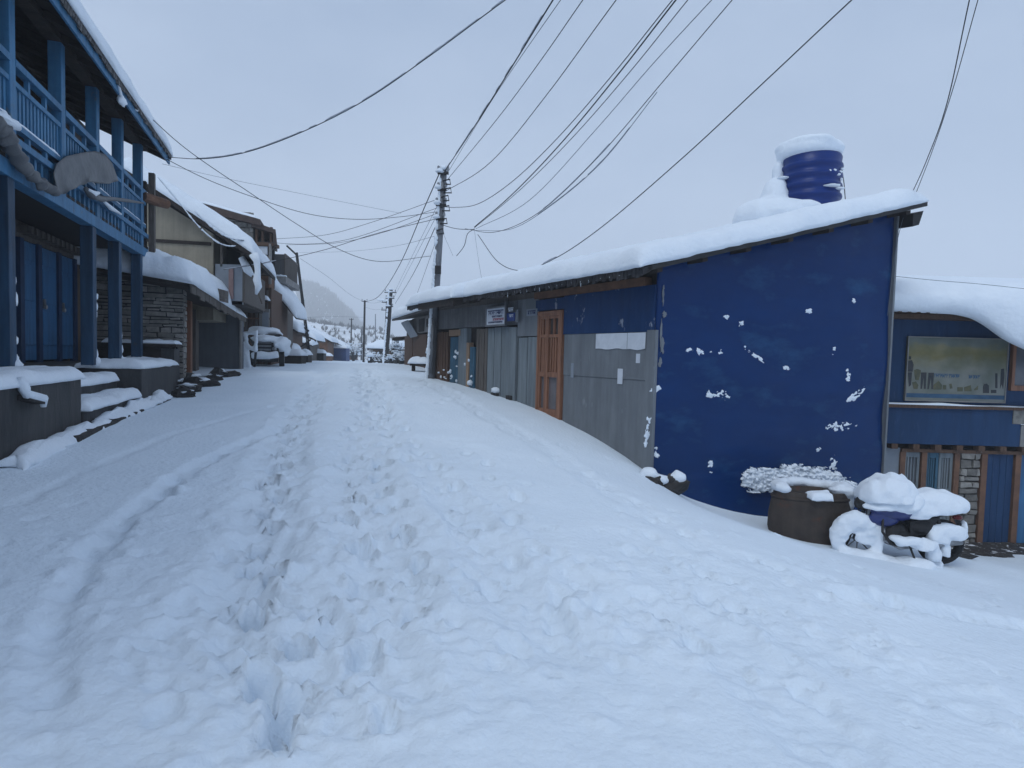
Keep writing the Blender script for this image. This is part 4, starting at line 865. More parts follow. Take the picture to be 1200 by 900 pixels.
    # peeling paper scraps
    for (x, y, w, h, mt) in ((727, 441, 7, 17, PAPER), (671, 434, 5, 18, SHEETG), (748, 420, 5, 10, PAPER)):
        a, z = A.loc(x, y, .01); k = 10.5/FPX; one(lambda m: m.fb(A, a-w*k*.6, a+w*k*.6, .013, .019, z-h*k/2, z+h*k/2), 'paper_scrap', mt, T)
    # orange door
    z0, z1, s0, s1 = .46, 2.6, 2.46, 3.33
    m = MB()
    m.fb(A, s0, s0+.09, -.06, .05, z0, z1); m.fb(A, s1-.07, s1, -.06, .05, z0, z1); m.fb(A, s0+.09, s1-.07, -.06, .05, z1-.09, z1); m.fb(A, s0+.09, s1-.07, -.06, .05, z0, z0+.12)
    fr = m.build('door_frame', WOODO, T, bevel=.006)
    def leaf(a, b, bars):
        m = MB(); w = .055
        m.fb(A, a, a+w, -.05, .035, z0+.12, z1-.09); m.fb(A, b-w, b, -.05, .035, z0+.12, z1-.09)
        for zz, h in ((z0+.12, .09), (1.30, .1), (2.08, .06), (z1-.15, .06)): m.fb(A, a+w, b-w, -.05, .033, zz, zz+h)
        for k in range(bars):
            s = a+w+(b-a-2*w)*(k+1)/(bars+1); m.fb(A, s-.022, s+.022, -.04, .025, 1.40, 2.08)
            if k == bars//2: m.fb(A, s-.022, s+.022, -.04, .025, 2.14, z1-.15)
        d = m.build('door_leaf', WOODO, T, bevel=.004)
        one(lambda m: m.fb(A, a+w, b-w, -.035, -.015, z0+.2, 1.31), 'pane', PANE, d)
        one(lambda m: m.fb(A, a+w, b-w, -.035, -.015, 1.39, z1-.14), 'pane', mk('dark_pane', (.055, .045, .045), (.08, .065, .06), scale=4, rough=.3), d)
    leaf(s0+.09, s0+.53, 3); leaf(s0+.535, s1-.07, 2)
    fbox(A, 'door_sill', WOODB, T, s0-.02, s1+.02, -.1, .03, .25, .455)
    # grey doors: pairs of boards
    def boards(name, mat, s0, s1, z0, z1, n, t=0., seed=1):
        rr = random.Random(seed); w = (s1-s0)/n
        for k in range(n):
            a = s0+k*w; j = rr.uniform(-.008, .008)
            m = MB(); m.fb(A, a+.013, a+w-.013, -.12, t+j, z0+rr.uniform(-.02, .02), z1+rr.uniform(-.02, .01)); m.build(name, mat, T, bevel=.004)
    panel('wall_sheet', GREYS, 3.36, 4.16, 2.12, 2.895, -.14, .012)
    panel('wall_sheet', mk('grey_brown_sheet', (.16, .16, .165), (.12, .12, .128), streak=0.15, scale=3, rough=.7, bump=.3), 4.17, 9.2, 2.38, 2.895, -.14, -.01)
    boards('door_board', GREYB, 3.38, 4.14, -.2, 2.10, 2, .0, 1)
    boards('door_board', GREYB, 4.20, 5.52, 0, 2.34, 4, .012, 2)
    boards('door_board', WOODG, 5.56, 6.14, 0, 2.34, 4, .0, 3)
    boards('door_board', TEAL, 6.18, 6.44, 0, 1.9, 1, .02, 4)
    panel('post_board', mk('pale_raw_wood', (.33, .22, .14), (.24, .16, .11), scale=6, stretch=(6, 6, .4), rough=.8), 6.46, 6.6, .5, 2.0, -.1, .03)
    boards('door_board', GREYB, 6.62, 7.12, 0, 2.37, 1, .01, 6)
    boards('door_board', TEAL, 7.16, 7.70, 0, 2.15, 1, -.02, 7)
    panel('post_board', mk('pale_raw_wood', (.33, .22, .14)), 7.0, 7.7, 2.18, 2.34, -.1, .02)
    boards('door_board', WOODB, 7.76, 9.2, 0, 2.3, 9, .01, 8)
    m = MB()
    for k in range(26):
        s = rr.uniform(6.2, 9.1); m.ell(A.P(s, .03, 1.0+.8*rr.random()**2), (.03, .02, rr.uniform(.012, .05)), 9, 6, .8, 2, k)
    for s, w in ((4.98, .13), (6.3, .08)): m.ell(A.P(s, .05, gz(*A.P(s, .05, 0).xy)+.12), (w, .08, .07), 8, 6, .4, 2, s)
    m.build('stuck_snow', SNOW, T, smooth=True)['kind'] = 'stuff'
    one(lambda m: (m.fb(A, 4.3, 4.5, -.02, .07, gz(*A.P(4.4, 0, 0).xy)-.1, gz(*A.P(4.4, 0, 0).xy)+.09), m.fb(A, 4.9, 5.2, -.02, .07, gz(*A.P(5, 0, 0).xy)-.1, gz(*A.P(5, 0, 0).xy)+.05)), 'door_sill', ROCK, T)
    # roof
    m = MB(); h = .035
    c = [(-.33, -.42), (9.5, -.42), (9.5, 4.64), (-.33, 4.64)]
    m.hexa([AE(s, e, RZ(e)-h) for s, e in c] + [AE(s, e, RZ(e)+h) for s, e in c])
    roof = m.build('roof', ROOFM, T)
    m = MB()                                              # ragged corrugated front edge
    s = -.33
    while s < 9.5:
        d = rr.uniform(.0, .07); m.hexa([AE(s, -.50, RZ(-.5)-.05-d), AE(s+.07, -.50, RZ(-.5)-.05-d), AE(s+.07, -.36, RZ(-.36)-.04), AE(s, -.36, RZ(-.36)-.04), AE(s, -.50, RZ(-.5)+.025), AE(s+.07, -.50, RZ(-.5)+.025), AE(s+.07, -.36, RZ(-.36)+.036), AE(s, -.36, RZ(-.36)+.036)]); s += .088
    m.build('roof_edge', mk('ragged_thatch_edge', (.045, .042, .045), (.025, .024, .026), rough=.8, isl=.4), roof)
    for e in np.arange(-.25, 4.6, .75):
        m = MB()
        m.hexa([AE(-.30, e, RZ(e)-.10), AE(0.05, e, RZ(e)-.10), AE(.05, e+.09, RZ(e+.09)-.10), AE(-.30, e+.09, RZ(e+.09)-.10), AE(-.30, e, RZ(e)-.04), AE(.05, e, RZ(e)-.04), AE(.05, e+.09, RZ(e+.09)-.04), AE(-.30, e+.09, RZ(e+.09)-.04)])
        m.build('rafter', WOODD, roof)
    m = MB(); m.hexa([AE(-.26, 4.45, RZ(4.5)-.34), AE(-.02, 4.45, RZ(4.5)-.34), AE(-.02, 4.58, RZ(4.5)-.30), AE(-.26, 4.58, RZ(4.5)-.30), AE(-.26, 4.45, RZ(4.5)-.12), AE(-.02, 4.45, RZ(4.5)-.12), AE(-.02, 4.66, RZ(4.5)-.06), AE(-.26, 4.66, RZ(4.5)-.06)]); m.build('bracket', BLACK, roof)
    m = MB(); m.snow(AE(-.36, -.52, RZ(-.52)+h), AE(9.5, -.52, RZ(-.52)+h), AE(9.5, 4.58, RZ(4.58)+h), AE(-.36, 4.58, RZ(4.58)+h), .32, R=.24, amp=.13, fr=.8, seed=6, over=.02, mid=80, wav=.06)
    m.build('roof_snow', SNOW, roof, smooth=True)
    for k in range(16):
        q = .2+k*.25+rr.uniform(-.05, .05); h_ = .03+.08*rr.random()**2; p = AE(q, -.49, RZ(-.5)-.03)
        one(lambda m: m.tube([p, p-Vector((0, 0, h_*.5)), p-Vector((0, 0, h_))], [.013, .009, .002], 6), 'icicle', mk('ice', (.70, .76, .82), rough=.2, spec=.5), roof, smooth=True)
    # far porch flap with rafters
    a0, a1 = 5.9, 8.1
    def FP(s, t, dz=0): t = .1+(t-.1)*.68; return A.P(s, t, 3.06-.13*(t) + dz)
    m = MB(); m.hexa([FP(a0, .2), FP(a1, .2), FP(a1, 1.05), FP(a0, 1.05), FP(a0, .2, .05), FP(a1, .2, .05), FP(a1, 1.05, .05), FP(a0, 1.05, .05)])
    for s in np.arange(a0+.05, a1, .42): m.hexa([FP(s, .0, -.09), FP(s+.07, .0, -.09), FP(s+.07, 1.0, -.09), FP(s, 1.0, -.09), FP(s, .0, -.002), FP(s+.07, .0, -.002), FP(s+.07, 1.0, -.002), FP(s, 1.0, -.002)])
    m.hexa([FP(a0, 1.0, -.12), FP(a1, 1.0, -.12), FP(a1, 1.05, -.12), FP(a0, 1.05, -.12), FP(a0, 1.0, -.001), FP(a1, 1.0, -.001), FP(a1, 1.05, -.001), FP(a0, 1.05, -.001)])
    fl = m.build('porch_roof', WOODD, T)
    m = MB(); m.snow(FP(a0, .1, .05), FP(a1, .1, .05), FP(a1, 1.08, .05), FP(a0, 1.08, .05), .33, R=.24, amp=.3, fr=1.2, seed=61, over=.03); m.build('porch_snow', SNOW, fl, smooth=True)
right_shop()

def shop_items():
    # paper notice
    a0, _ = A.loc(757, 390, .02); a1, z0 = A.loc(698, 416, .02)
    T = thing('notice', A.P((a0+a1)/2, .03, 1.85), 'wide white paper notice pasted on the grey panel beside the blue corner', 'notice')
    m = MB(); n = 14
    for i in range(n+1):
        s = a0+(a1-a0)*i/n; zb = 1.86+.03*mn.noise(Vector((s*4, 0, 0)))
        for z in (zb, 2.125): m.v += [A.P(s, .022, z), A.P(s, .027, z)]
    for i in range(n):
        o = i*4; m.f += [(o+1, o+5, o+7, o+3), (o, o+2, o+6, o+4), (o, o+4, o+5, o+1), (o+2, o+3, o+7, o+6)]
    m.build('paper', PAPER, T)
    sm = (a0*.66+a1*.34); one(lambda m: m.fb(A, sm-.004, sm+.004, .027, .030, 1.86, 2.125), 'fold_line', GREYB, T)
    # shop sign: framed board and a smaller blue board beside it
    def nagari(m, F, s0, s1, t, z, h, seed, flip=-1):
        rr = random.Random(seed); m.fb(F, min(s0, s1), max(s0, s1), t, t+.004, z+h*.78, z+h); s = min(s0, s1)+h*.15
        while s < max(s0, s1)-h*.3:
            w = h*rr.uniform(.14, .22); m.fb(F, s, s+w, t, t+.004, z, z+h*.775)
            if rr.random() < .7: m.fb(F, s+w, s+w+h*.35, t, t+.004, z+h*rr.choice((.1, .3, .45)), z+h*rr.choice((.55, .62)))
            s += h*rr.uniform(.55, .8)
    s1, zt = A.loc(570.5, 362.5, .12); s0, _ = A.loc(592, 360, .12); _, zb = A.loc(572, 381, .12)
    T = thing('shop_sign', A.P((s0+s1)/2, .1, zb), 'white framed shop signboard with dark and red lettering above the grey doors', 'sign')
    one(lambda m: m.fb(A, s0, s1, .09, .12, zb, zt), 'board', PAPER, T)
    one(lambda m: (m.fb(A, s0-.04, s1+.04, .085, .135, zt, zt+.04), m.fb(A, s0-.04, s1+.04, .085, .135, zb-.04, zb), m.fb(A, s0-.04, s0, .085, .135, zb, zt+.18), m.fb(A, s1, s1+.04, .085, .135, zb, zt)), 'frame', CHROME, T)
    H = zt-zb
    one(lambda m: (nagari(m, A, s0+.07, s1-.07, .121, zb+H*.62, H*.27, 1), nagari(m, A, s0+.12, s1-.25, .121, zb+H*.44, H*.12, 5), nagari(m, A, s0+.1, s1-.1, .121, zb+H*.1, H*.10, 8)), 'lettering', mk('navy_ink', (.03, .04, .12), rough=.7), T)
    one(lambda m: nagari(m, A, s0+.05, s1-.3, .121, zb+H*.24, H*.15, 3), 'lettering', SIGNR, T)
    q0, zt2 = A.loc(603, 364, .1); zb2 = zb+.06
    T = thing('shop_sign', A.P((s0+q0)/2, .1, zb2), 'small blue signboard with pale lettering right of the white framed sign', 'sign')
    one(lambda m: m.fb(A, q0, s0-.05, .07, .10, zb2, zt2-.04), 'board', mk('sign_blue', (.03, .06, .22), rough=.5), T)
    one(lambda m: m.fb(A, q0-.12, q0-.02, .06, .09, zb2-.03, zt2+.02), 'side_frame', GREYS, T)
    one(lambda m: (nagari(m, A, q0+.05, s0-.1, .101, zb2+.2, .09, 4), nagari(m, A, q0+.05, s0-.15, .101, zb2+.08, .06, 6)), 'lettering', PAPER, T)
    a, z = A.loc(623, 366, .03)
    T = thing('number_plate', A.P(a, .02, z), 'tiny bluish plate with faint writing beside the orange door top', 'plate')
    one(lambda m: m.fb(A, a-.2, a+.2, .013, .03, z-.07, z+.07), 'plate', SHEETG, T)
    one(lambda m: nagari(m, A, a-.15, a+.15, .031, z-.04, .08, 9), 'lettering', mk('navy_ink', (.03, .04, .12)), T)
    # water tank
    c = at(949, 230, 11.45); rz = 4.28
    c = Vector((c.x, 11.45, rz)); R = .52
    T = thing('water_tank', c, 'ribbed navy blue water tank capped with snow on the shop roof', 'water tank')
    prof = [(R*.97, 0), (R, .04)]
    for k in range(6):
        z = .10+k*.185; prof += [(R*.97, z), (R*1.03, z+.02), (R*1.045, z+.05), (R*1.03, z+.08), (R*.97, z+.10)]
    prof += [(R, 1.24), (R*.96, 1.28), (R*.5, 1.40), (R*.3, 1.42), (R*.3, 1.46)]
    tk = one(lambda m: m.lathe(c, prof, 40), 'tank_body', TANKB, T, smooth=True)
    one(lambda m: m.lathe(c+Vector((0, 0, 1.44)), [(R*.34, 0), (R*.34, .06), (R*.1, .09)], 20), 'lid', BLACK, T)
    m = MB(); m.ell(c+Vector((-.05, 0, 1.44)), (R*1.10, R*1.10, .20), 22, 12, .2, 1.5, 2)
    m.lathe(c+Vector((-.05, 0, 1.24)), [(R*.9, 0), (R*1.08, .05), (R*1.12, .16), (R*.9, .28)], 24)
    for k in range(16):                                   # plastered against the left and back
        a = math.radians(88+k*5.2); 
        for z in np.arange(.0, 1.2, .18): 
            if k < 14 or z > .8 or (mn.noise(Vector((k*.5, z*2, 1))) > -.05): m.ell(c+Vector((math.cos(a)*R*1.08, math.sin(a)*R*1.08, z)), (.13, .13, .16), 8, 6, .3, 2, k)
    m.build('tank_snow', SNOW, T, remesh=.035)
    m = MB()
    for a, z, w in ((-2.95, .87, .17), (-2.98, .62, .14), (-3.0, .37, .13), (-1.4, .90, .025), (-1.2, .92, .03), (-1.0, .86, .04), (-1.3, .64, .16), (-.9, .62, .1), (-.8, .38, .06), (-.85, .92, .04), (-.75, .80, .03), (-.7, .99, .04)):
        m.ell(c+Vector((math.cos(a)*R*1.02, math.sin(a)*R*1.02, z)), (w, w*.6, .022), 9, 6, .4, 2, z)
    m.build('stuck_snow', SNOW, T, smooth=True)['kind'] = 'stuff'
    m = MB(); m.ell(c+Vector((-.62, -.35, .16)), (.5, .35, .28), 18, 10, .2, 1.5, 3); m.ell(c+Vector((-.95, -.1, .12)), (.5, .5, .38), 18, 10, .2, 1.5, 4); m.ell(c+Vector((-.62, .1, .4)), (.3, .4, .5), 14, 10, .2, 1.5, 7); m.ell(c+Vector((-.30, -.5, .24)), (.32, .16, .14), 18, 10, .1, 1.5, 5)
    m.build('snow_drift', SNOW, T, remesh=.04)
    one(lambda m: m.tube([c+Vector((R, -.1, 1.1)), c+Vector((R+.06, -.1, .8)), c+Vector((R+.10, -.1, .5)), c+Vector((R+.09, -.1, .2))], .008, 5), 'overflow_pipe', BLACK, T)
    # stone at the corner
    p = E.P(.12, .35, gz(*E.P(.12, .35, 0).xy))
    T = thing('boulder', p, 'dark boulder under snow at the foot of the blue corner', 'boulder')
    one(lambda m: (m.ell(p+Vector((.1, 0, .06)), (.2, .16, .15), 12, 8, .5, 1.7, 1), m.ell(p+Vector((-.25, -.02, .12)), (.16, .2, .1), 12, 8, .5, 1.7, 3)), 'rock', ROCK, T)
    m = MB(); m.ell(p+Vector((.14, -.04, .17)), (.13, .12, .12), 12, 8, .3, 1.7, 2); m.ell(p+Vector((-.12, 0, .14)), (.14, .15, .08), 12, 8, .3, 1.7, 5); m.ell(p+Vector((-.3, .0, .22)), (.14, .15, .1), 12, 8, .3, 1.7, 6); m.build('rock_snow', SNOW, T, remesh=.03)
    # drum
    q = at(950, 600, 8.95); zb = gz(q.x, q.y)-.12; zt = at(950, 574, 8.95).z
    T = thing('metal_drum', (q.x, q.y, zb), 'wide rusty brown metal drum with snow along its rim against the blue wall', 'drum')
    h = zt-zb
    one(lambda m: m.lathe((q.x, q.y, zb), [(.50, 0), (.565, .12), (.61, h*.35), (.605, h*.6), (.575, h*.8), (.56, h-.10), (.555, h-.09), (.54, h-.02), (.53, h), (.48, h), (.46, h-.12)], 40, 1.04, .55), 'drum_body', RUST, T, smooth=True)
    one(lambda m: m.lathe((q.x, q.y, zb+h-.12), [(.575, 0), (.585, .02), (.575, .04)], 40, 1.04, .55), 'drum_rim', RUST, T, smooth=True)
    m = MB()
    for k in range(22):
        a = math.radians(-20+k*10.5); m.ell((q.x+.5*math.cos(a), q.y+.36*math.sin(a), zt+.02+.04*random.random()), (.11, .1, .075), 9, 6, .4, 2, k)
    m.ell((q.x+.42, q.y-.1, zt+.02), (.2, .16, .1), 10, 7, .4, 2, 2); m.ell((q.x+.5, q.y-.12, zt-.14), (.09, .09, .17), 10, 7, .4, 2, 5)
    m.build('rim_snow', SNOW, T, remesh=.025)
    s0 = at(951, 577, 8.55); one(lambda m: m.snow((s0.x, 8.53, zt-.07), (s0.x+.34, 8.53, zt-.07), (s0.x+.34, 8.75, zt-.05), (s0.x, 8.75, zt-.05), .10, R=.05, amp=.3, fr=3, seed=1, over=0, mid=4), 'rim_snow', SNOW, T, smooth=True)
shop_items()

def motorbike():
    c = at(1050, 640, 8.4); gzc = gz(c.x, 8.4); c = Vector((c.x, 8.4, gzc-.0))
    T = thing('motorcycle', c, 'parked motorcycle with blue fuel tank buried under thick lumps of snow', 'motorcycle')
    f = Vector((-.995, .05, -.0)).normalized(); r = Vector((f.y, -f.x, 0))      # forward, right-hand side away from the camera
    if r.y < 0: r = -r
    KB = .97
    def q(a, b, z): return c + (f*a + r*b + Vector((0, 0, z)))*KB
    def wheel(a, z, yaw, name):
        d = (r*math.cos(yaw)+f*math.sin(yaw)).normalized(); t = Vector((-d.y, d.x, 0)); o = q(a, 0, z)
        m = MB(); n, k, R, rr_ = 36, 10, .27, .055
        for i in range(n):
            w = 2*math.pi*i/n; ctr = t*math.cos(w)+Vector((0, 0, 1))*math.sin(w)
            for j in range(k):
                v = 2*math.pi*j/k; m.v.append(o + ctr*(R+rr_*math.cos(v)) + d*rr_*math.sin(v))
        for i in range(n):
            for j in range(k): m.f.append((i*k+j, ((i+1) % n)*k+j, ((i+1) % n)*k+(j+1) % k, i*k+(j+1) % k))
        W_ = m.build('wheel', RUBBER, T, smooth=True)
        m = MB(); m.tube([o-d*.05, o+d*.05], .05, 10)
        for i in range(8):
            w = 2*math.pi*i/8; m.tube([o, o+(t*math.cos(w)+Vector((0, 0, 1))*math.sin(w))*.24], .009, 5)
        m.build('rim', STEEL, W_); return o, t, d
    fo, ft, fd = wheel(.56, .27, -.15, 'front'); ro, rt, rd = wheel(-.62, .27, 0, 'rear')
    one(lambda m: (m.tube([q(.45, .0, .75), q(.0, .0, .62), q(-.35, 0, .62), q(-.75, 0, .70)], .03, 8), m.tube([q(.42, 0, .72), q(.2, 0, .3), q(-.25, 0, .26), q(-.3, 0, .6)], .028, 8), m.tube([q(-.25, .06, .3), q(-.62, .07, .27)], .025, 8), m.tube([q(-.62, -.09, .28), q(-.5, -.09, .65)], .03, 8)), 'frame', BLACK, T)
    one(lambda m: [m.tube([fo+fd*s, fo+fd*s+Vector((0, 0, .3))+ -f*.08, q(.42, s, .9)], .022, 8) for s in (-.09, .09)], 'fork', STEEL, T)
    one(lambda m: (m.tube([q(.36, -.2, .97), q(.40, -.14, .95), q(.42, 0, .93), q(.40, .14, .95), q(.36, .2, .97)], .016, 8), m.tube([q(.36, -.21, .97), q(.365, -.15, .96)], .022, 8)), 'handlebar', BLACK, T)
    hl = one(lambda m: m.ell(q(.52, 0, .80), (.10, .10, .10), 14, 9), 'headlight', BLACK, T, smooth=True)
    one(lambda m: m.ell(q(.57, -.01, .79), (.06, .06, .07), 12, 8), 'lens', mk('dark_lens', (.03, .03, .032), rough=.25), hl, smooth=True)
    m = MB(); m.ell(q(.10, 0, .72), (.38, .22, .16), 18, 12); m.build('fuel_tank', BIKEB, T, smooth=True)
    one(lambda m: (m.ell(q(.26, -.12, .62), (.22, .07, .12), 14, 9)), 'tank_shroud', BIKEB, T, smooth=True)
    one(lambda m: (m.ell(q(-.42, 0, .76), (.42, .13, .07), 16, 9)), 'seat', RUBBER, T, smooth=True)
    one(lambda m: (m.ell(q(.06, 0, .38), (.22, .17, .18), 12, 8), m.ell(q(-.3, -.06, .5), (.2, .12, .12), 12, 8), m.ell(q(.22, 0, .58), (.2, .15, .13), 12, 8), m.tube([q(.12, -.0, .45), q(.2, -.0, .62)], .09, 10), m.tube([q(.0, -.17, .34), q(.0, .17, .34)], .11, 12), *[m.tube([q(.1+.02*k, 0, .46+.03*k), q(.105+.02*k, 0, .475+.03*k)], .12, 12) for k in range(4)]), 'engine', BLACK, T)
    one(lambda m: (m.tube([q(.24, -.1, .5), q(.26, -.14, .3), q(.05, -.16, .2), q(-.3, -.16, .24)], .022, 8), m.tube([q(-.3, -.16, .24), q(-.8, -.17, .34)], [.035, .05], 10)), 'exhaust', CHROME, T, smooth=True)
    one(lambda m: (m.ell(q(-.84, 0, .64), (.07, .05, .04), 10, 7)), 'tail_light', mk('dark_red_plastic', (.16, .012, .015), rough=.3), T, smooth=True)
    one(lambda m: m.prism([q(-.8, -.035, .62), q(-.98, -.035, .32), q(-1.0, -.035, .34), q(-.84, -.035, .64)], r*.07), 'rear_mudguard', BLACK, T)
    one(lambda m: (m.tube([q(-.05, -.2, .3), q(-.12, -.3, .02)], .014, 6)), 'kickstand', BLACK, T)
    one(lambda m: (m.tube([q(.30, -.16, .66), q(.34, -.24, .45), q(.22, -.24, .28), q(.10, -.18, .24)], .018, 7), m.tube([q(.30, .16, .66), q(.34, .24, .45), q(.22, .24, .28), q(.10, .18, .24)], .018, 7)), 'crash_guard', BLACK, T)
    one(lambda m: m.hexa([q(.30, -.13, .44), q(.34, -.13, .44), q(.34, .13, .44), q(.30, .13, .44), q(.36, -.13, .68), q(.40, -.13, .68), q(.40, .13, .68), q(.36, .13, .68)]), 'radiator', BLACK, T)
    one(lambda m: [m.tube([q(.40, b, .92), q(.52, b*1.4, .78), q(.50, b*.8, .55), q(.56, b*.9, .36)], .008, 5) for b in (-.1, -.06, .09)], 'brake_hose', BLACK, T)
    one(lambda m: (m.prism([q(.40, -.075, .56), q(.62, -.075, .64), q(.84, -.075, .54), q(.86, -.075, .50), q(.62, -.075, .60), q(.42, -.075, .52)], r*.15*KB)), 'front_mudguard', BLACK, T)
    one(lambda m: (m.prism([q(-.10, -.13, .58), q(-.12, -.13, .34), q(-.42, -.13, .46), q(-.5, -.13, .66)], r*.26*KB)), 'side_panel', BLACK, T)
    one(lambda m: (m.tube([q(-.08, -.11, .30), q(-.62, -.11, .31)], .035, 8), m.tube([q(-.15, -.28, .28), q(-.15, .28, .28)], .018, 7), m.tube([q(-.5, -.17, .36), q(-.5, .2, .36)], .016, 7)), 'chain_cover', BLACK, T)
    def sn(name, blobs, vox=.028, extra=None, flat=.35, amp=.22):
        m = MB()
        for k, (a, b, z, x, y, w) in enumerate(blobs):
            n0 = len(m.v); m.ell(Vector((0, 0, 0)), (y*KB, x*KB, w*KB), 22, 14, amp, 1.7, k+3, flat); o = q(a, b, z)
            for v in m.v[n0:]:
                w_ = r*v.x + f*v.y; v.x, v.y = o.x+w_.x, o.y+w_.y; v.z += o.z
        if extra: extra(m)
        for v in m.v: v += Vector((mn.noise(v*6), mn.noise(v*6+Vector((3, 0, 0))), mn.noise(v*6+Vector((0, 3, 0)))))*.03 + Vector((mn.noise(v*17), mn.noise(v*17+Vector((3, 0, 0))), mn.noise(v*17+Vector((0, 3, 0)))))*.012
        m.build(name, SNOW, T, remesh=vox*.75)
    sn('handlebar_snow', [(.24, -.02, .90, .28, .30, .33), (.08, -.02, .90, .28, .28, .34), (.40, -.02, .88, .18, .28, .27), (-.06, .02, .90, .2, .24, .24), (.47, .0, .84, .10, .16, .18), (-.09, .12, 1.14, .085, .085, .09), (-.04, .10, 1.08, .12, .12, .12)], flat=.12)
    sn('tank_snow', [(.16, -.06, .80, .38, .2, .10), (-.06, -.05, .82, .26, .22, .15), (.36, -.12, .77, .22, .14, .07), (-.14, -.12, .86, .16, .14, .12), (.02, -.16, .74, .16, .08, .08)])
    sn('seat_snow', [(-.44, 0, .78, .40, .24, .27), (-.66, 0, .80, .28, .22, .22), (-.28, -.06, .74, .26, .2, .18), (-.84, 0, .82, .14, .16, .13), (-.2, -.15, .66, .16, .1, .08)], flat=.3)
    def ring(m):
        n = 34
        for i in range(n):
            w = 2*math.pi*i/n; k = .62+.45*max(0, math.sin(w+.3))+.2*max(0, math.cos(w-.2))
            m.ell(fo+(ft*math.cos(w)+Vector((0, 0, 1))*math.sin(w))*.275*KB+fd*-.05, (.10*k+.012, .10*k+.012, .115*k+.012), 9, 6, .45, 2.5, i)
    sn('wheel_snow', [(.60, -.12, -.02, .36, .22, .16), (.78, -.1, .05, .12, .1, .14), (.34, -.14, -.02, .26, .2, .14), (.50, -.10, .27, .15, .05, .12), (.42, -.10, .40, .12, .06, .10)], .026, ring)
    sn('footrest_snow', [(-.06, -.24, .30, .2, .12, .10), (-.26, -.24, .26, .22, .12, .11), (-.40, -.22, .12, .10, .1, .20), (.10, -.22, .34, .12, .1, .06)])
    sn('rear_snow', [(-.62, -.12, .44, .28, .12, .15), (-.76, -.12, .40, .18, .1, .15), (-.50, -.14, .34, .16, .1, .16), (-.60, -.14, .16, .07, .08, .2)])
    sn('mudguard_snow', [(-.92, -.02, .44, .05, .07, .16)], .02)
    sn('drift_snow', [(-.1, -.25, -.04, .34, .2, .14), (.12, -.3, -.05, .3, .2, .12), (-.3, -.1, -.06, .3, .2, .12)], .03)
motorbike()

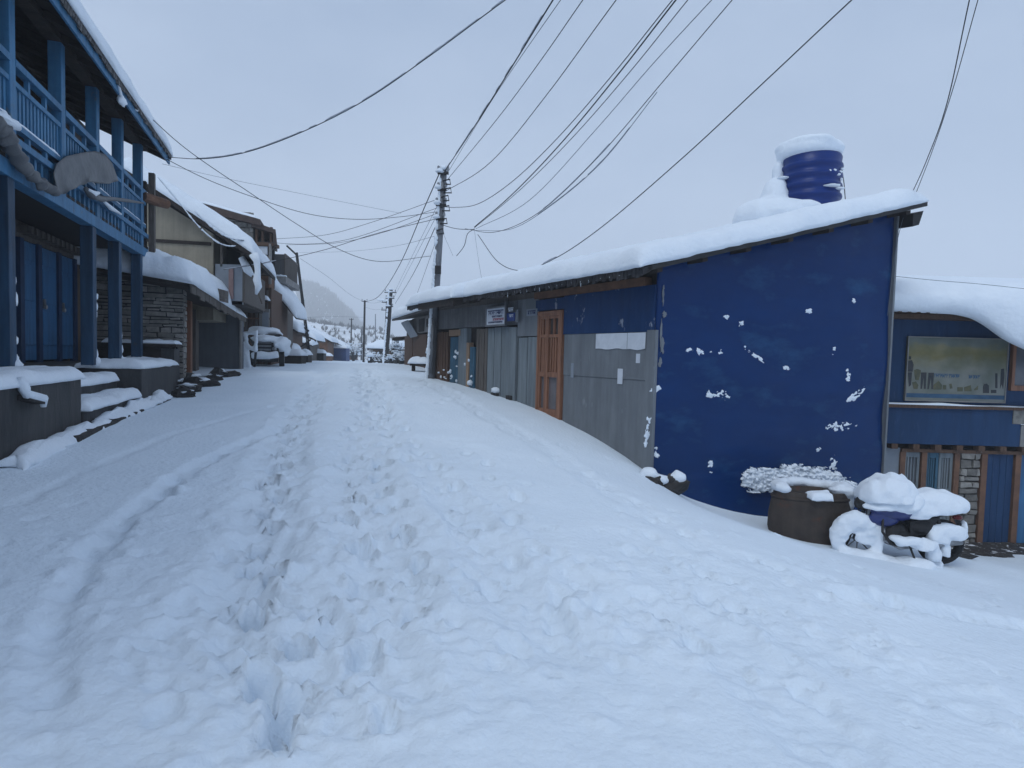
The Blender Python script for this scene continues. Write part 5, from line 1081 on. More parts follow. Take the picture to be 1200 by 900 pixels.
# ------------------------------------------------------------------ far right: blue house with the painted hoarding
def poster_house():
    G = Fr((7.126, 11.6), (1, 0), 1)
    T = thing('blue_house', (9.6, 12, -1.75), 'dull blue two-storey house with a snow-loaded roof behind the motorcycle', 'house')
    wbox('wall', NAVYD, T, 6.4, 13.5, 11.62, 15.5, .9, 2.75)
    wbox('lower_wall', WOODD, T, 6.4, 13.5, 11.75, 15.5, -2.3, .2)
    fbox(G, 'balcony_band', NAVYD, T, -.6, 2.72, -.02, .10, .2, .90)
    fbox(G, 'balcony_band', CONCL, T, 2.73, 6, -.02, .10, .2, .62)
    lg = fbox(G, 'ledge', WOODB, T, -.6, 6, -.02, .16, .905, .965)
    one(lambda m: m.snow(G.P(-.5, .02, .965), G.P(6, .02, .965), G.P(6, .16, .965), G.P(-.5, .16, .965), .03, R=.03, amp=1.0, fr=2, seed=4, over=0, mid=20), 'ledge_snow', SNOW, lg, smooth=True)
    fbox(G, 'eave_beam', WOODB, T, -.7, 6, .0, .35, 2.60, 2.68)
    m = MB()
    for s in np.arange(-.6, 6, .17): m.fb(G, s, s+.06, .0, .62, 2.68, 2.76)
    m.build('rafter', WOODB, T)
    m = MB()
    for s in np.arange(-.6, 6, .42): m.fb(G, s, s+.12, -.02, .12, .10, .195)
    m.build('joist', WOODB, T)
    fbox(G, 'lintel', WOODB, T, .5, 6, -.10, .03, .03, .095)
    # lower front
    fbox(G, 'grey_sheet', SHEETG, T, -.2, .50, -.12, -.02, -.95, .10)
    for s in (.50, .92, 1.56): fbox(G, 'door_post', RUSTB, T, s-.01, s+.09, -.12, .02, -1.9, .03)
    def leaf(s0, s1, mat):
        m = MB(); w = .05; z0, z1 = -1.85, .02
        m.fb(G, s0, s0+w, -.1, -.03, z0, z1); m.fb(G, s1-w, s1, -.1, -.03, z0, z1)
        for z, h in ((z0, .12), (-1.15, .09), (-.78, .09), (z1-.1, .1)): m.fb(G, s0+w, s1-w, -.1, -.03, z, z+h)
        n = 3
        for k in range(n): s = s0+w+(s1-s0-2*w)*(k+.75)/(n+.5); m.fb(G, s-.013, s+.013, -.09, -.045, -.69, z1-.1)
        d = m.build('door', mat, T, bevel=.004)
        one(lambda m: (m.fb(G, s0+w, s1-w, -.09, -.06, z0+.12, -1.15), m.fb(G, s0+w, s1-w, -.09, -.06, -1.06, -.78)), 'door_panel', mat, d)
        one(lambda m: m.fb(G, s0+w, s1-w, -.09, -.07, -.69, z1-.1), 'pane', GLASS, d)
    leaf(.59, .90, GREYB); leaf(1.02, 1.27, TEAL); leaf(1.28, 1.55, GREYB)
    pil = one(lambda m: m.fb(G, 1.66, 2.06, -.2, -.03, -2.0, .1), 'stone_pillar', MORT, T)
    one(lambda m: stones(m, G, 1.66, 2.06, -.02, -1.95, .09, .15, 9, .06, .16, .42), 'stonework', STONE, pil)
    for s in (2.08, 2.74): fbox(G, 'door_post', RUSTB, T, s-.0, s+.11, -.12, .02, -1.9, .03)
    d = fbox(G, 'door', BLUED, T, 2.20, 2.73, -.10, -.04, -1.85, .02)
    one(lambda m: [m.fb(G, 2.20+.1325*k+.005, 2.20+.1325*(k+1)-.005, -.04, -.03, -1.84, .015) for k in range(4)], 'door_plank', NAVYD, d)
    fbox(G, 'door', BLUED, T, 2.86, 4.2, -.10, -.04, -1.85, .02)
    # upper right window
    w = one(lambda m: (m.fb(G, 2.52, 2.58, -.02, .06, 1.28, 2.2), m.fb(G, 3.3, 3.36, -.02, .06, 1.28, 2.2), m.fb(G, 2.58, 3.3, -.02, .06, 1.28, 1.38), m.fb(G, 2.84, 2.90, -.02, .05, 1.38, 2.2), m.fb(G, 2.58, 3.3, -.02, .06, 2.12, 2.2)), 'window', WOODO, T)
    one(lambda m: m.fb(G, 2.58, 3.3, -.02, .01, 1.38, 2.12), 'pane', GLASS, w)
    # faded picture panel below the window
    one(lambda m: m.fb(G, 2.55, 3.9, .101, .12, .64, .90), 'picture_panel', mk('faded_panel', (.30, .29, .26), (.12, .11, .10), scale=5, rough=.8), T)
    # roof and snow load
    m = MB(); m.hexa([(6.3, 10.98, 2.74), (13.6, 10.98, 2.74), (13.6, 15.7, 3.5), (6.3, 15.7, 3.5), (6.3, 10.98, 2.80), (13.6, 10.98, 2.80), (13.6, 15.7, 3.56), (6.3, 15.7, 3.56)])
    roof = m.build('roof', ROOFM, T)
    m = MB(); nx = 60; prof_n = 16
    for i in range(nx+1):
        x = 6.3+7.2*i/nx; s = x-7.126
        lip = float(np.interp(s, [-1, .25, .9, 1.25, 1.5, 1.75, 2.1, 2.8, 3.5, 5, 7], [2.70, 2.68, 2.66, 2.58, 2.42, 2.20, 2.02, 1.82, 1.74, 1.7, 1.7])) + .02*nz(x*2, 3)
        fwd = float(np.interp(s, [-1, .6, 1.4, 2.2, 7], [10.86, 10.84, 10.72, 10.55, 10.5])); top = 3.28 + .07*nz(x*.9, 1)
        P = [(15.6, 3.55), (15.5, 3.95), (14.2, 3.85), (12.6, 3.6), (11.7, top+.14), (11.2, top+.03), (fwd+.22, top-.08), (fwd+.06, top-.25), (fwd, top-.45*(top-lip)), (fwd-.01, lip+.32*(top-lip)), (fwd+.03, lip+.10), (fwd+.10, lip+.02), (fwd+.2, lip), (fwd+.3, lip+.05), (max(fwd+.36, 10.95), max(lip+.2, 2.70)), (11.3, 2.80)]
        for k, (y, z) in enumerate(P): m.v.append(Vector((x, y+.03*nz(x*1.5, k*.7), z)))
    for i in range(nx):
        for k in range(prof_n-1): m.f.append((i*prof_n+k, (i+1)*prof_n+k, (i+1)*prof_n+k+1, i*prof_n+k+1))
    m.f.append(tuple(range(prof_n))); m.f.append(tuple(nx*prof_n+k for k in range(prof_n)))
    ob = m.build('roof_snow', SNOW, roof, smooth=True); md = ob.modifiers.new('sub', 'SUBSURF'); md.levels = 1; md.render_levels = 1
    # hoarding
    s0, s1, z0, z1 = .49, 2.44, 1.03, 2.28
    T = thing('hoarding', G.P(1.46, .1, z0), 'faded painted hoarding showing clothing and goods on the dull blue house', 'hoarding')
    m = bpy.data.materials.new('hoarding_print'); m.use_nodes = True; n, l = m.node_tree.nodes, m.node_tree.links
    b = n['Principled BSDF']; b.inputs['Roughness'].default_value = .6
    t = n.new('ShaderNodeTexCoord'); sp = n.new('ShaderNodeSeparateXYZ'); no = n.new('ShaderNodeTexNoise'); no.inputs['Scale'].default_value = 3.2; no.inputs['Detail'].default_value = 6
    mpp = n.new('ShaderNodeMapping'); mpp.inputs['Scale'].default_value = (1, 1, 1.6)
    l.new(t.outputs['Object'], mpp.inputs[0]); l.new(mpp.outputs[0], no.inputs['Vector']); l.new(t.outputs['Object'], sp.inputs[0])
    ma = n.new('ShaderNodeMath'); ma.operation = 'MULTIPLY_ADD'; ma.inputs[1].default_value = .35; l.new(no.outputs['Fac'], ma.inputs[0]); l.new(sp.outputs['Z'], ma.inputs[2])
    rp = n.new('ShaderNodeValToRGB'); e = rp.color_ramp.elements
    e[0].position = .12; e[0].color = (.20, .21, .19, 1); e[1].position = 1.0; e[1].color = (.155, .175, .155, 1)
    for pos, colr in ((.52, (.22, .225, .20)), (.70, (.24, .225, .15)), (.80, (.21, .175, .065)), (.90, (.235, .21, .11)), (.96, (.17, .185, .16))): x = e.new(pos); x.color = (*colr, 1)
    mr = n.new('ShaderNodeMapRange'); mr.inputs['From Max'].default_value = 1.35; l.new(ma.outputs[0], mr.inputs[0]); l.new(mr.outputs[0], rp.inputs[0])
    no2 = n.new('ShaderNodeTexNoise'); no2.inputs['Scale'].default_value = 2.0; no2.inputs['Detail'].default_value = 5; l.new(t.outputs['Object'], no2.inputs['Vector'])
    r2 = n.new('ShaderNodeValToRGB'); r2.color_ramp.elements[0].position = .35; r2.color_ramp.elements[0].color = (.55, .6, .55, 1); r2.color_ramp.elements[1].position = .65; r2.color_ramp.elements[1].color = (1, 1, 1, 1); l.new(no2.outputs['Fac'], r2.inputs[0])
    mm = n.new('ShaderNodeMixRGB'); mm.blend_type = 'MULTIPLY'; mm.inputs[0].default_value = 1; l.new(rp.outputs[0], mm.inputs[1]); l.new(r2.outputs[0], mm.inputs[2]); l.new(mm.outputs[0], b.inputs['Base Color'])
    one(lambda q: q.fb(G, s0, s1, .0, .035, z0, z1), 'board', m, T)
    one(lambda q: (q.fb(G, s0, s1, .036, .05, z0, z0+.025), q.fb(G, s0, s1, .036, .05, z1-.02, z1), q.fb(G, s0, s0+.02, .036, .05, z0+.025, z1-.02), q.fb(G, s1-.02, s1, .036, .05, z0+.025, z1-.02)), 'border', CONCL, T)
    one(lambda q: q.fb(G, s0+.02, s1-.02, .0355, .040, z0+.07, z0+.15), 'blue_stripe', PRINTB, T)
    def pic(name, mat, polys):
        q = MB()
        for poly in polys:
            q.prism([G.P(*( (lambda a: (a[0], .0355, a[1]))(G.loc(1050+x/8., 380+y/8., .036)))) for x, y in poly], G.n*.004)
        q.build(name, mat, T)
    rc = lambda x0, y0, x1, y1: [(x0, y0), (x1, y0), (x1, y1), (x0, y1)]
    pic('painted_coat', PRINTD, [[(115, 340), (150, 335), (165, 380), (155, 445), (100, 445), (100, 370)], rc(120, 300, 140, 330), [(110, 450), (150, 450), (140, 570), (120, 585)]])
    pic('painted_trousers', PRINTD, [[(235, 452), (285, 452), (278, 605), (262, 605), (260, 490), (242, 605), (230, 605)], [(305, 455), (355, 455), (345, 608), (332, 608), (328, 500), (306, 608), (294, 608)]])
    pic('painted_shirt', PRINTG, [[(170, 430), (195, 418), (232, 430), (230, 460), (210, 525), (180, 520), (172, 470)], [(150, 545), (185, 535), (210, 570), (200, 608), (165, 605)]])
    pic('painted_bag', PRINTD, [[(815, 590), (825, 562), (850, 556), (870, 575), (872, 645), (815, 645)], rc(890, 615, 940, 645)])
    pic('painted_goods', PRINTG, [[(350, 570), (400, 530), (430, 570), (425, 612), (350, 612)], rc(440, 570, 470, 610), rc(575, 590, 625, 630), [(640, 590), (700, 570), (710, 628), (640, 628)], [(730, 610), (770, 575), (765, 615), (735, 620)], [(500, 560), (520, 555), (530, 600), (505, 605)]])
    pic('painted_dress', PRINTD, [[(985, 420), (1012, 415), (1015, 480), (1003, 610), (990, 560), (975, 605), (980, 500)], rc(930, 460, 950, 600)])
    q = MB(); rr = random.Random(4)
    for x0, x1, y in ((355, 600, 462), (680, 790, 475)):
        a, zt = G.loc(1050+x0/8., 380+y/8., .036); b_, _ = G.loc(1050+x1/8., 380+y/8., .036); q.fb(G, a, b_, .0355, .0385, zt-.008, zt)
        s = a+.01
        while s < b_-.02: q.fb(G, s, s+.008, .0355, .0385, zt-.075, zt-.0085); q.fb(G, s+.008, s+.03, .0355, .0385, zt-rr.choice((.03, .05, .06)), zt-rr.choice((.012, .02))); s += rr.uniform(.035, .055)
    q.build('painted_lettering', PRINTB, T)
    # mud and slush by the doors
    p = at(1165, 652, 9.6)
    T = thing('stone_step', (8.2, 10.6, -1.75), 'dark wet stone doorstep with slush in front of the dull blue house', 'step')
    one(lambda q: q.wb(7.2, 11.5, 10.9, 11.65, -2.3, -1.72), 'slab', MUD, T, bevel=.03)
    rr = random.Random(6)
    for k in range(12):
        x, y = rr.uniform(1118, 1195), rr.uniform(636, 656); p = ground_at(x, y); r = rr.uniform(.06, .15)
        T = thing('slush_clod', p, 'dark clod of mud in the slush right of the motorcycle', 'clod', 'mud clods right of the motorcycle')
        one(lambda q: q.ell(p+Vector((0, 0, .01)), (r*1.5, r, r*.5), 9, 6, .6, 1.6, k), 'clod', ROCK, T)
poster_house()

# ------------------------------------------------------------------ right: brown plank shed and the far shed
def right_far():
    a, b = at(503, 420, 22.5), at(473, 420, 27.5)
    F = Fr((a.x, a.y), (b.x-a.x, b.y-a.y), -1); Ln = (Vector((b.x-a.x, b.y-a.y, 0))).length
    T = thing('plank_shed', (a.x, a.y, 1.1), 'brown plank shed with a grey upper wall and snow roof behind the tall pole', 'shed')
    z1 = at(490, 392, 24.5).z; zt = at(495, 370, 23.5).z
    fbox(F, 'wall', WOODD, T, -2.5, Ln, -3.4, -.12, .3, zt)
    rr = random.Random(8); n = 13
    for k in range(n): s = -1.0+(Ln+1.0)*k/n; fbox(F, 'plank', WOODB, T, s+.01, s+(Ln+1)/n-.02, -.1, rr.uniform(-.03, .02), .4, z1+rr.uniform(-.03, .0))
    fbox(F, 'upper_wall', CONCL, T, -2.5, Ln-1.8, -.11, -.01, z1+.05, zt)
    w = fbox(F, 'window', WOODD, T, -.1, .5, -.01, .03, z1+.25, zt-.15); fbox(F, 'pane', DARK, w, -.03, .43, .031, .04, z1+.3, zt-.2)
    fbox(F, 'opening', DARK, T, 1.0, 2.0, -.01, .02, z1+.1, zt-.1)
    # sloping flap of sheet
    q = [at(470, 379, 26.6), at(478, 376, 25.2), at(489, 394, 24.4), at(481, 396, 25.4)]
    one(lambda m: m.prism(q, (.02, -.05, .04)), 'flap', SHEETG, T)
    e0, e1 = F.P(-2.6, .5, zt), F.P(Ln+.4, .5, zt-.02); bb = F.n*-4+Vector((0, 0, .7)); up = Vector((0, 0, .09))
    rf = one(lambda m: m.hexa([e0, e1, e1+bb, e0+bb, e0+up, e1+up, e1+bb+up, e0+bb+up]), 'roof', ROOFM, T)
    one(lambda m: m.snow(e0+up, e1+up, e1+bb+up, e0+bb+up, .42, R=.3, amp=.25, fr=.9, seed=71, over=.03, mid=14), 'roof_snow', SNOW, rf, smooth=True)
    c = at(468, 398, 28.5); one(lambda m: m.box(c+Vector((-.35, 0, -.05)), (.9, 0, .12), (0, 1, 0), (0, 0, .14)), 'side_beam', WOODD, T)
    # low white-roofed shed across the crest
    Y = 62; x0, x1 = at(431, 410, Y).x, at(468, 410, Y).x
    T = thing('low_shed', ((x0+x1)/2, Y, gz((x0+x1)/2, Y)), 'low dark shed with a broad flat snow roof beyond the road crest', 'shed')
    z = at(450, 410, Y).z
    wbox('wall', WOODB, T, x0+.5, x1-.4, Y+.2, Y+3.5, z-3, z)
    wbox('opening', DARK, T, x0+1.0, x0+1.9, Y+.15, Y+.19, z-1.6, z-.1)
    rf = wbox('roof', WOODD, T, x0, x1, Y-.3, Y+4, z, z+.12)
    one(lambda m: m.snow((x0-.1, Y-.4, z+.12), (x1+.1, Y-.4, z+.12), (x1+.1, Y+4, z+.6), (x0-.1, Y+4, z+.6), .5, R=.4, amp=.2, fr=.5, seed=81, mid=10), 'roof_snow', SNOW, rf, smooth=True)
    # snow laden bushes by the crest
    rr = random.Random(12)
    lab = ['low snow-laden bush at the right end of the road crest', 'bushy snow-laden shrub beside the thin middle pole', 'upright frosted bush between the two far poles', 'frosted bush leaning on the brown plank shed corner', 'round snowy bush left of the thin middle pole', 'small frosted shrub nearest the leaning far pole']
    for k, (x, y, Y, h, wd) in enumerate(((470, 428, 30, .7, .5), (437, 421, 48, .9, .7), (446, 424, 44, .7, .8), (464, 428, 31, 1.3, .35), (414, 421, 56, 1.7, .9), (459, 427, 36, .6, .6))):
        p = at(x, y, Y); z = gz(p.x, Y); o = Vector((p.x, Y, z-.1))
        T = thing('bush', o, lab[k], 'bush', 'snowy bushes at the road crest')
        m = MB()
        tips = []
        for j in range(70):
            a = rr.uniform(0, 6.28); d = rr.uniform(.2, 1)*wd; hh = h*rr.uniform(.4, 1.05)
            tip = o+Vector((math.cos(a)*d, math.sin(a)*d, hh)); mid = o.lerp(tip, .5)+Vector((rr.uniform(-.1, .1), rr.uniform(-.1, .1), .12*h))
            m.tube([o, mid, tip], [.03, .018, .006], 4); tips += [tip, mid.lerp(tip, .6)]
        m.build('twigs', BUSH, T)
        m = MB()
        for j, t_ in enumerate(tips):
            r_ = rr.uniform(.02, .075)*(.6+.4*h); m.ell(t_+Vector((0, 0, .02)), (r_*1.3, r_*1.3, r_*.6), 7, 5, .6, 2, j)
        m.build('twig_snow', SNOW, T, smooth=True)['kind'] = 'stuff'
right_far()

# ------------------------------------------------------------------ poles
def catmull(pts, n=10):
    P = [pts[0]*2-pts[1]] + list(pts) + [pts[-1]*2-pts[-2]]; out = []
    for i in range(1, len(P)-2):
        a, b, c, d = P[i-1], P[i], P[i+1], P[i+2]
        t0 = 0; t1 = t0+max(1e-4, (b-a).length)**.5; t2 = t1+max(1e-4, (c-b).length)**.5; t3 = t2+max(1e-4, (d-c).length)**.5
        for k in range(n):
            t = t1+(t2-t1)*k/n
            A1 = a*((t1-t)/(t1-t0))+b*((t-t0)/(t1-t0)); A2 = b*((t2-t)/(t2-t1))+c*((t-t1)/(t2-t1)); A3 = c*((t3-t)/(t3-t2))+d*((t-t2)/(t3-t2))
            B1 = A1*((t2-t)/(t2-t0))+A2*((t-t0)/(t2-t0)); B2 = A2*((t3-t)/(t3-t1))+A3*((t-t1)/(t3-t1))
            out.append(B1*((t2-t)/(t2-t1))+B2*((t-t1)/(t2-t1)))
    return out+[pts[-1]]
def poles():
    def pole(label, bx, by, tx, ty, Y, r0, r1, arms, snowy=True, mat=STEEL, side=-1, name='utility_pole'):
        b, t = at(bx, by, Y), at(tx, ty, Y); g = gz(b.x, Y); b = b+(b-t).normalized()*.6
        T = thing(name, (b.x, Y, g), label, 'utility pole', 'utility poles along the street')
        one(lambda m: m.tube([b.lerp(t, k/6.) for k in range(7)], [r0+(r1-r0)*k/6. for k in range(7)], 14), 'shaft', mat, T, smooth=True)
        ln = (t-b).length
        for f, w in arms:
            p = b.lerp(t, f); q = one(lambda m: m.box(p+Vector((-w, -.12, -.03)), (2*w, .0, 0), (0, .06, 0), (0, 0, .06)), 'crossarm', BLACK, T)
            for dx in (-w*.85, w*.85):
                one(lambda m: m.lathe(p+Vector((dx, -.09, .03)), [(.02, 0), (.02, .05), (.04, .06), (.045, .10), (.03, .12), (.04, .14), (.02, .17)], 10), 'insulator', CHROME, q)
        if snowy:
            m = MB(); rr = random.Random(int(bx))
            N = int(ln*9)
            for k in range(N):
                f = .08+.92*k/N
                if f < .62 or rr.random() < .62:
                    p = b.lerp(t, f); r = r0+(r1-r0)*f; wob = .7+.5*mn.noise(Vector((k*.4, bx, 0)))
                    m.ell(p+Vector((side*r*.75, -r*.5, 0)), (r*.75*wob, r*.65, .11), 8, 6, .5, 2, k)
            m.ell(t+Vector((0, 0, .05)), (r1*1.3, r1*1.3, .08), 8, 6, .3, 2, 1)
            for f, w in arms: m.ell(b.lerp(t, f)+Vector((side*.1, -.12, .06)), (w*.8, .08, .06), 8, 6, .5, 2, f*9)
            m.build('shaft_snow', SNOW, T, smooth=True)
        return T
    T = pole('tall steel utility pole crusted with snow, nearest, beside the long shop row', 504, 446, 520, 200, 16.6, .12, .09, ((.985, .15), (.915, .12), (.85, .14), (.79, .12)))
    one(lambda m: [m.tube([at(x, y, 16.5), at(x+dx, y-2, 16.4), at(x+dx+1, y+4, 16.4), at(x+2, y+4, 16.5)], .018, 6) for x, y, dx in ((519, 212, 8), (518, 222, 10), (517, 231, 8), (516, 243, 10), (514, 258, 9), (512, 270, 7))], 'hook', BLACK, T)
    one(lambda m: (m.tube([at(508, 375, 16.5), at(505, 437, 16.5)], .05, 8)), 'conduit', STEEL, T, smooth=True)
    b = at(511, 317, 16.4); one(lambda m: m.box(b+Vector((-.02, -.1, -.1)), (.16, 0, 0), (0, .1, 0), (0, 0, .22)), 'junction_box', BLACK, T)
    pole('leaning dark utility pole striped with snow in the middle distance', 452, 426, 458, 340, 41, .19, .13, ((.97, .4), (.90, .3), (.80, .25)), True, BLACK)
    T = pole('short pole with a snowy double crossarm just left of the leaning far pole', 450, 424, 453.5, 352, 43, .07, .06, ((.97, .35), (.86, .35)), False, BLACK)
    p = at(448, 352, 43); one(lambda m: m.snow(p+Vector((-.3, -.2, 0)), p+Vector((.55, -.2, -.1)), p+Vector((.55, .2, -.1)), p+Vector((-.3, .2, 0)), .16, R=.1, amp=.4, fr=2, seed=2), 'crossarm_snow', SNOW, T, smooth=True)
    pole('slim straight dark pole standing alone in the middle of the far road', 426, 424, 427.5, 352, 52, .10, .08, ((.985, .25),), False, BLACK)
    pole('short grey pole close to the left of the slim middle pole', 423.5, 422, 424, 385, 66, .10, .08, (), False, STEEL)
    pole('thin far pole against the snowy hill behind the blue stall', 411, 418, 412, 373, 78, .11, .08, ((.97, .3),), False, BLACK)
    pole('tiny farthest pole on the snowy hill right of the slim pole', 440, 416, 440, 368, 105, .1, .07, (), False, STEEL)
    # lattice mast on the left
    b, t = at(365, 424, 31.5), at(348, 296, 31.5); b.z = gz(b.x, 31.5)-.2
    T = thing('lattice_mast', (b.x, 31.5, b.z+.2), 'leaning dark lattice mast with diagonal braces beside the left houses', 'mast')
    one(lambda m: (m.tube([b, t], .05, 8), m.tube([b+Vector((-.14, .12, 0)), t+Vector((-.1, .1, 0))], .03, 6)), 'leg', BLACK, T)
    m = MB()
    for k in range(22):
        f = k/22.; m.tube([b.lerp(t, f), b.lerp(t, f+.03)+Vector((-.14, .12, 0))], .014, 5)
    m.build('lacing', BLACK, T)
    for (x0, y0, x1, y1) in ((356, 352, 343, 366), (364, 398, 345, 412), (362, 388, 350, 380), (349, 300, 336, 288)): one(lambda m: m.tube([at(x0, y0, 31.5), at(x1, y1, 31.0)], .045, 6), 'brace', BLACK, T)
poles()

# ------------------------------------------------------------------ cables
def cables():
    G = 'overhead cables'
    def hang(pts):            # a hanging cable lies in the upright plane through its two ends
        a, b = at(*pts[0]), at(*pts[-1]); u = Vector((b.x-a.x, b.y-a.y, 0)); n = Vector((u.y, -u.x, 0))
        if n.length < 1e-6: return [at(*p) for p in pts]
        n.normalize(); out = [a]
        for p in pts[1:-1]:
            d = ray(p[0], p[1]); g = at(*p); k = d.dot(n)
            if abs(k)/d.length > .06:
                q = CAMP + d*((a-CAMP).dot(n)/k)
                lo, hi = min(a.y, b.y)-.5, max(a.y, b.y)+.5
                if lo < q.y < hi: g = q
            out.append(g)
        return out + [b]
    def cable(label, pts, r=.011, mat=WIRE, ext=None, snow=None, rs=.03, sthr=-.15):
        r = r*.72
        P = hang(pts)
        if ext: d = P[-1]-P[-2]; d.normalize(); P = P + [P[-1]+d*3+Vector((0, 0, -.05)), P[-1]+d*9+Vector((0, 0, -1.2))]
        C = catmull(P, 9); m = MB(); m.tube(C, r, 6); T = m.build('cable', mat); tag(T, label, 'cable', G)
        if snow:
            i0, i1 = int(snow[0]*len(C)), int(snow[1]*len(C)); run = []; m = MB(); n = 0; fine = []
            for i in range(i0, i1-1):
                for k in range(4): fine.append(C[i].lerp(C[i+1], k/4.))
            for j, p in enumerate(fine):
                w = mn.noise(Vector((j*.13, rs*90, len(label))))
                if w > sthr: run.append((p+Vector((0, 0, rs*.5)), rs*(.45+.8*abs(w))))
                else:
                    if len(run) > 2: m.tube([a for a, _ in run], [run[0][1]*.3]+[b for _, b in run[1:-1]]+[run[-1][1]*.3], 6); n += 1
                    run = []
            if len(run) > 2: m.tube([a for a, _ in run], [b for _, b in run], 6); n += 1
            if n:
                s = m.build('cable_snow', mk('shaded_snow_grey', (.30, .325, .37), (.42, .45, .50), scale=8, rough=.7) if sthr > -.5 else SNOW, T, smooth=True); s['kind'] = 'stuff'  # grey puts the shaded underside of the cable snow into its colour
        return T
    # towards and over the camera, from the tall pole
    cable('thick snow-crusted cable climbing from the tall pole top, leftmost of the overhead fan', ((521, 201, 16.6), (560, 142, 13), (605, 70, 10), (648, 0, 8)), .016, ext=(1.6, -6, 6.6), snow=(0.02, .6), rs=.032)
    cable('thin cable just right of the thick snow-crusted one in the overhead fan', ((523, 205, 16.6), (580, 112, 12), (657, 0, 8)), .007, ext=(1.9, -6, 6.5))
    cable('third cable of the overhead fan, ending above the middle of the photo top', ((524, 211, 16.6), (590, 130, 12.5), (640, 62, 10), (683, 0, 8.4)), .010, ext=(2.2, -6, 6.5))
    cable('fourth cable of the overhead fan with a gentle sag near the tall pole', ((519, 226, 16.6), (575, 190, 13.8), (640, 112, 10.6), (722, 0, 8)), .010, ext=(2.6, -6, 6.3))
    cable('sagging cable leaving the tall pole low and joining the thick dark pair', ((516, 242, 16.6), (534, 243, 15.8), (560, 239, 14.5), (600, 213, 12.4), (655, 160, 10.6), (720, 85, 9), (788, 0, 7.8)), .010, ext=(3.2, -6, 6.3))
    cable('thick dark cable of the central pair running down to the hanging splice', ((556, 266, 16), (600, 228, 13.6), (660, 165, 11.4), (730, 80, 9.4), (792, 0, 7.9)), .015, ext=(3.4, -6, 6.3))
    cable('second dark cable twisted close beside the central thick one', ((556, 267, 16), (610, 222, 13.4), (672, 160, 11.2), (740, 82, 9.3), (806, 0, 7.9)), .009, ext=(3.6, -6, 6.3))
    cable('thin pale cable right of the central dark pair', ((558, 268, 16), (620, 235, 13.4), (700, 150, 10.6), (765, 75, 9), (834, 0, 7.8)), .008, WIREG, ext=(3.9, -6, 6.2))
    cable('long thin cable sagging low and climbing to the right of the pale one', ((545, 268, 16.2), (580, 272, 14.8), (630, 250, 13), (700, 185, 11), (780, 92, 9.2), (858, 0, 7.9)), .009, ext=(4.2, -6, 6.2), snow=(.3, .48), rs=.018)
    cable('cable beside the low sagging one with a snowy grey stretch', ((557, 270, 16.2), (600, 268, 14.6), (640, 245, 13), (705, 190, 11), (770, 108, 9.4)), .008, WIREG, snow=(.45, .9), rs=.022, sthr=-.3)
    cable('single dark cable crossing the sky to the upper right above the shop roof', ((560, 275, 16.3), (585, 308, 15.8), (612, 317, 15.2), (650, 303, 14.4), (700, 270, 13), (800, 185, 11), (900, 92, 9.2), (998, 0, 7.8)), .012, ext=(5.6, -6, 6.0), snow=(.30, .42), rs=.03)
    cable('short cable from the tall pole sagging to the hanging splice', ((513, 262, 16.6), (535, 268, 16.3), (556, 269, 16)), .012)
    cable('dangling loose wire end below the hanging splice', ((556, 268, 16), (548, 274, 16.1), (544, 288, 16.2), (535, 300, 16.3)), .012)
    cable('thin drop wire falling from the splice to the shop roof snow', ((556, 270, 16), (560, 300, 15.8), (566, 336, 15.6)), .005, WIREG)
    cable('thin loose loop of wire under the tall pole arms', ((515, 262, 16.6), (523, 282, 16.5), (531, 300, 16.4)), .005, WIREG)
    cable('left wire of the pair rising from the right corner of the shop roof', ((1068, 228, 10.4), (1085, 190, 9.6), (1110, 120, 8.4), (1136, 0, 7)), .009, ext=(6.2, -5, 6))
    cable('right wire of the pair rising from the right corner of the shop roof', ((1072, 230, 10.4), (1095, 170, 9.3), (1118, 100, 8.2), (1146, 0, 7)), .007, ext=(6.5, -5, 6))
    cable('wire hanging down the right edge of the blue end wall', ((1060, 250, 10.3), (1052, 280, 10.2), (1046, 320, 10.2), (1040, 370, 10.2)), .006, WIREG)
    cable('thin wire lying across the snow of the blue house roof', ((1042, 323, 10.7), (1090, 328, 10.6), (1150, 333, 10.5), (1215, 340, 10.4)), .006, WIREG)
    # from the left house
    cable('snow-thickened cable from the blue house eave rising to the top of the photo', ((194, 184, 13), (240, 186, 12.4), (290, 178, 11.8), (360, 152, 11), (430, 116, 10.2), (500, 68, 9.4), (592, 0, 8.4)), .010, ext=(2.4, -4, 7), snow=(.1, .8), rs=.024, sthr=-.25)
    cable('straight dark cable falling from the blue fascia across to the tall pole', ((165, 127, 11.5), (215, 172, 12.4), (293, 226, 13.4), (350, 264, 14.4), (397, 292, 15.2), (440, 306, 16), (505, 300, 16.6)), .010)
    cable('cable sagging from the blue house corner to the tall pole, below the snowy one', ((192, 185, 13), (240, 209, 13.6), (297, 231, 14.4), (363, 251, 15.2), (417, 257, 15.8), (470, 254, 16.2), (513, 248, 16.6)), .010)
    cable('faint upper wire across the sky from the left roof to the tall pole', ((190, 192, 13.4), (250, 206, 14), (363, 229, 15.2), (470, 250, 16.4)), .005, WIREG)
    cable('wire from the wooden house roof rising to the tall pole, uppermost of four', ((323, 280, 21.3), (383, 275, 20), (437, 260, 18.4), (514, 233, 16.6)), .009)
    cable('second wire between the wooden house and the tall pole', ((300, 283, 21), (360, 286, 20.6), (410, 280, 19), (514, 243, 16.6)), .009)
    cable('third wire between the bay balcony and the tall pole', ((335, 287, 25), (400, 284, 21.5), (450, 272, 19), (513, 250, 16.6)), .009)
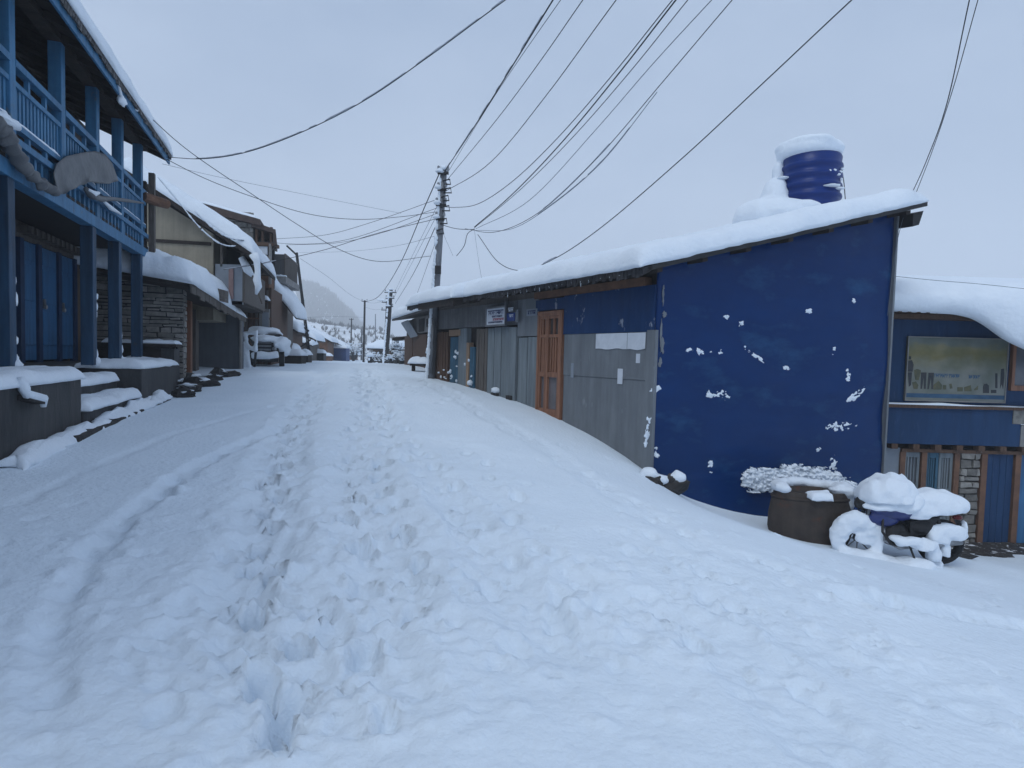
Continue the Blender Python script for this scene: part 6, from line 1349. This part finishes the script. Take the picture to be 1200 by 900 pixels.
    cable('lowest wire with a snowy left stretch from the lattice balcony to the tall pole', ((262, 316, 16.4), (300, 310, 17.5), (337, 303, 18.2), (383, 292, 18), (440, 274, 17.4), (513, 256, 16.6)), .011, snow=(.02, .36), rs=.025)
    cable('faint horizontal wire low between the left houses and the tall pole', ((350, 296, 31.5), (417, 294, 25), (470, 287, 20), (512, 276, 16.6)), .006, WIREG)
    cable('snow-coated white wire drooping along the beige gable', ((185, 208, 15.2), (210, 238, 15.4), (235, 268, 15.8), (258, 286, 16), (272, 289, 16.1), (284, 287, 16.2)), .012, WIREG, snow=(.0, 1), rs=.03, sthr=-.6)
    cable('second snow-coated wire sagging below the beige house eave', ((228, 248, 15.6), (250, 268, 15.8), (268, 279, 16), (286, 282, 16.1)), .012, WIREG, snow=(.0, 1), rs=.04, sthr=-.7)
    # down the road
    cable('thick dark cable swooping from the tall pole top to the slim far pole', ((515, 203, 16.6), (497, 244, 21), (470, 307, 31), (445, 346, 44), (428, 354, 52)), .022)
    for k, (x, y, x2, y2, md) in enumerate(((513, 240, 462, 343, (488, 290)), (512, 252, 461, 350, (487, 300)), (511, 264, 463, 356, (488, 314)), (513, 276, 478, 372, (494, 330)))):
        cable(('left thin cable running down from the tall pole to the leaning far pole', 'second cable running down to the leaning far pole', 'darkest cable running down to the leaning far pole', 'rightmost short cable falling from the tall pole to the plank shed roof')[k], ((x, y, 16.6), (md[0], md[1], 24), (x2, y2, 41 if k < 3 else 26)), (.009, .009, .016, .008)[k], WIREG if k in (0, 1) else WIRE)
    cable('faint far cable from the left mast sloping down to the slim far pole', ((352, 303, 31.5), (385, 325, 40), (410, 345, 47), (427, 354, 52)), .011, WIREG)
    cable('faint straight far wire left of the slim pole', ((358, 372, 33), (395, 371, 45), (427, 372, 52)), .010, WIREG)
    cable('short far wire between the slim pole and the leaning pole', ((428, 354, 52), (440, 355, 46), (456, 349, 41)), .010, WIREG)
    cable('lower short far wire between the slim pole and the double crossarm pole', ((428, 360, 52), (440, 363, 47), (452, 361, 43)), .009, WIREG)
cables()

# ------------------------------------------------------------------ haze
m = MB(); m.wb(-810, 810, -810, 960, -26, 230)
hz = m.build('haze', MATS['snow']); tag(hz, 'thin cold mist over the valley', 'haze', None, 'stuff')
hm = bpy.data.materials.new('haze_air'); hm.use_nodes = True; hn = hm.node_tree; hn.nodes.clear()
ho = hn.nodes.new('ShaderNodeOutputMaterial'); pv = hn.nodes.new('ShaderNodeVolumePrincipled')
pv.inputs['Color'].default_value = (.985, .99, .995, 1); pv.inputs['Density'].default_value = .0016; pv.inputs['Anisotropy'].default_value = 0.0
hn.links.new(pv.outputs[0], ho.inputs['Volume']); hz.data.materials[0] = hm
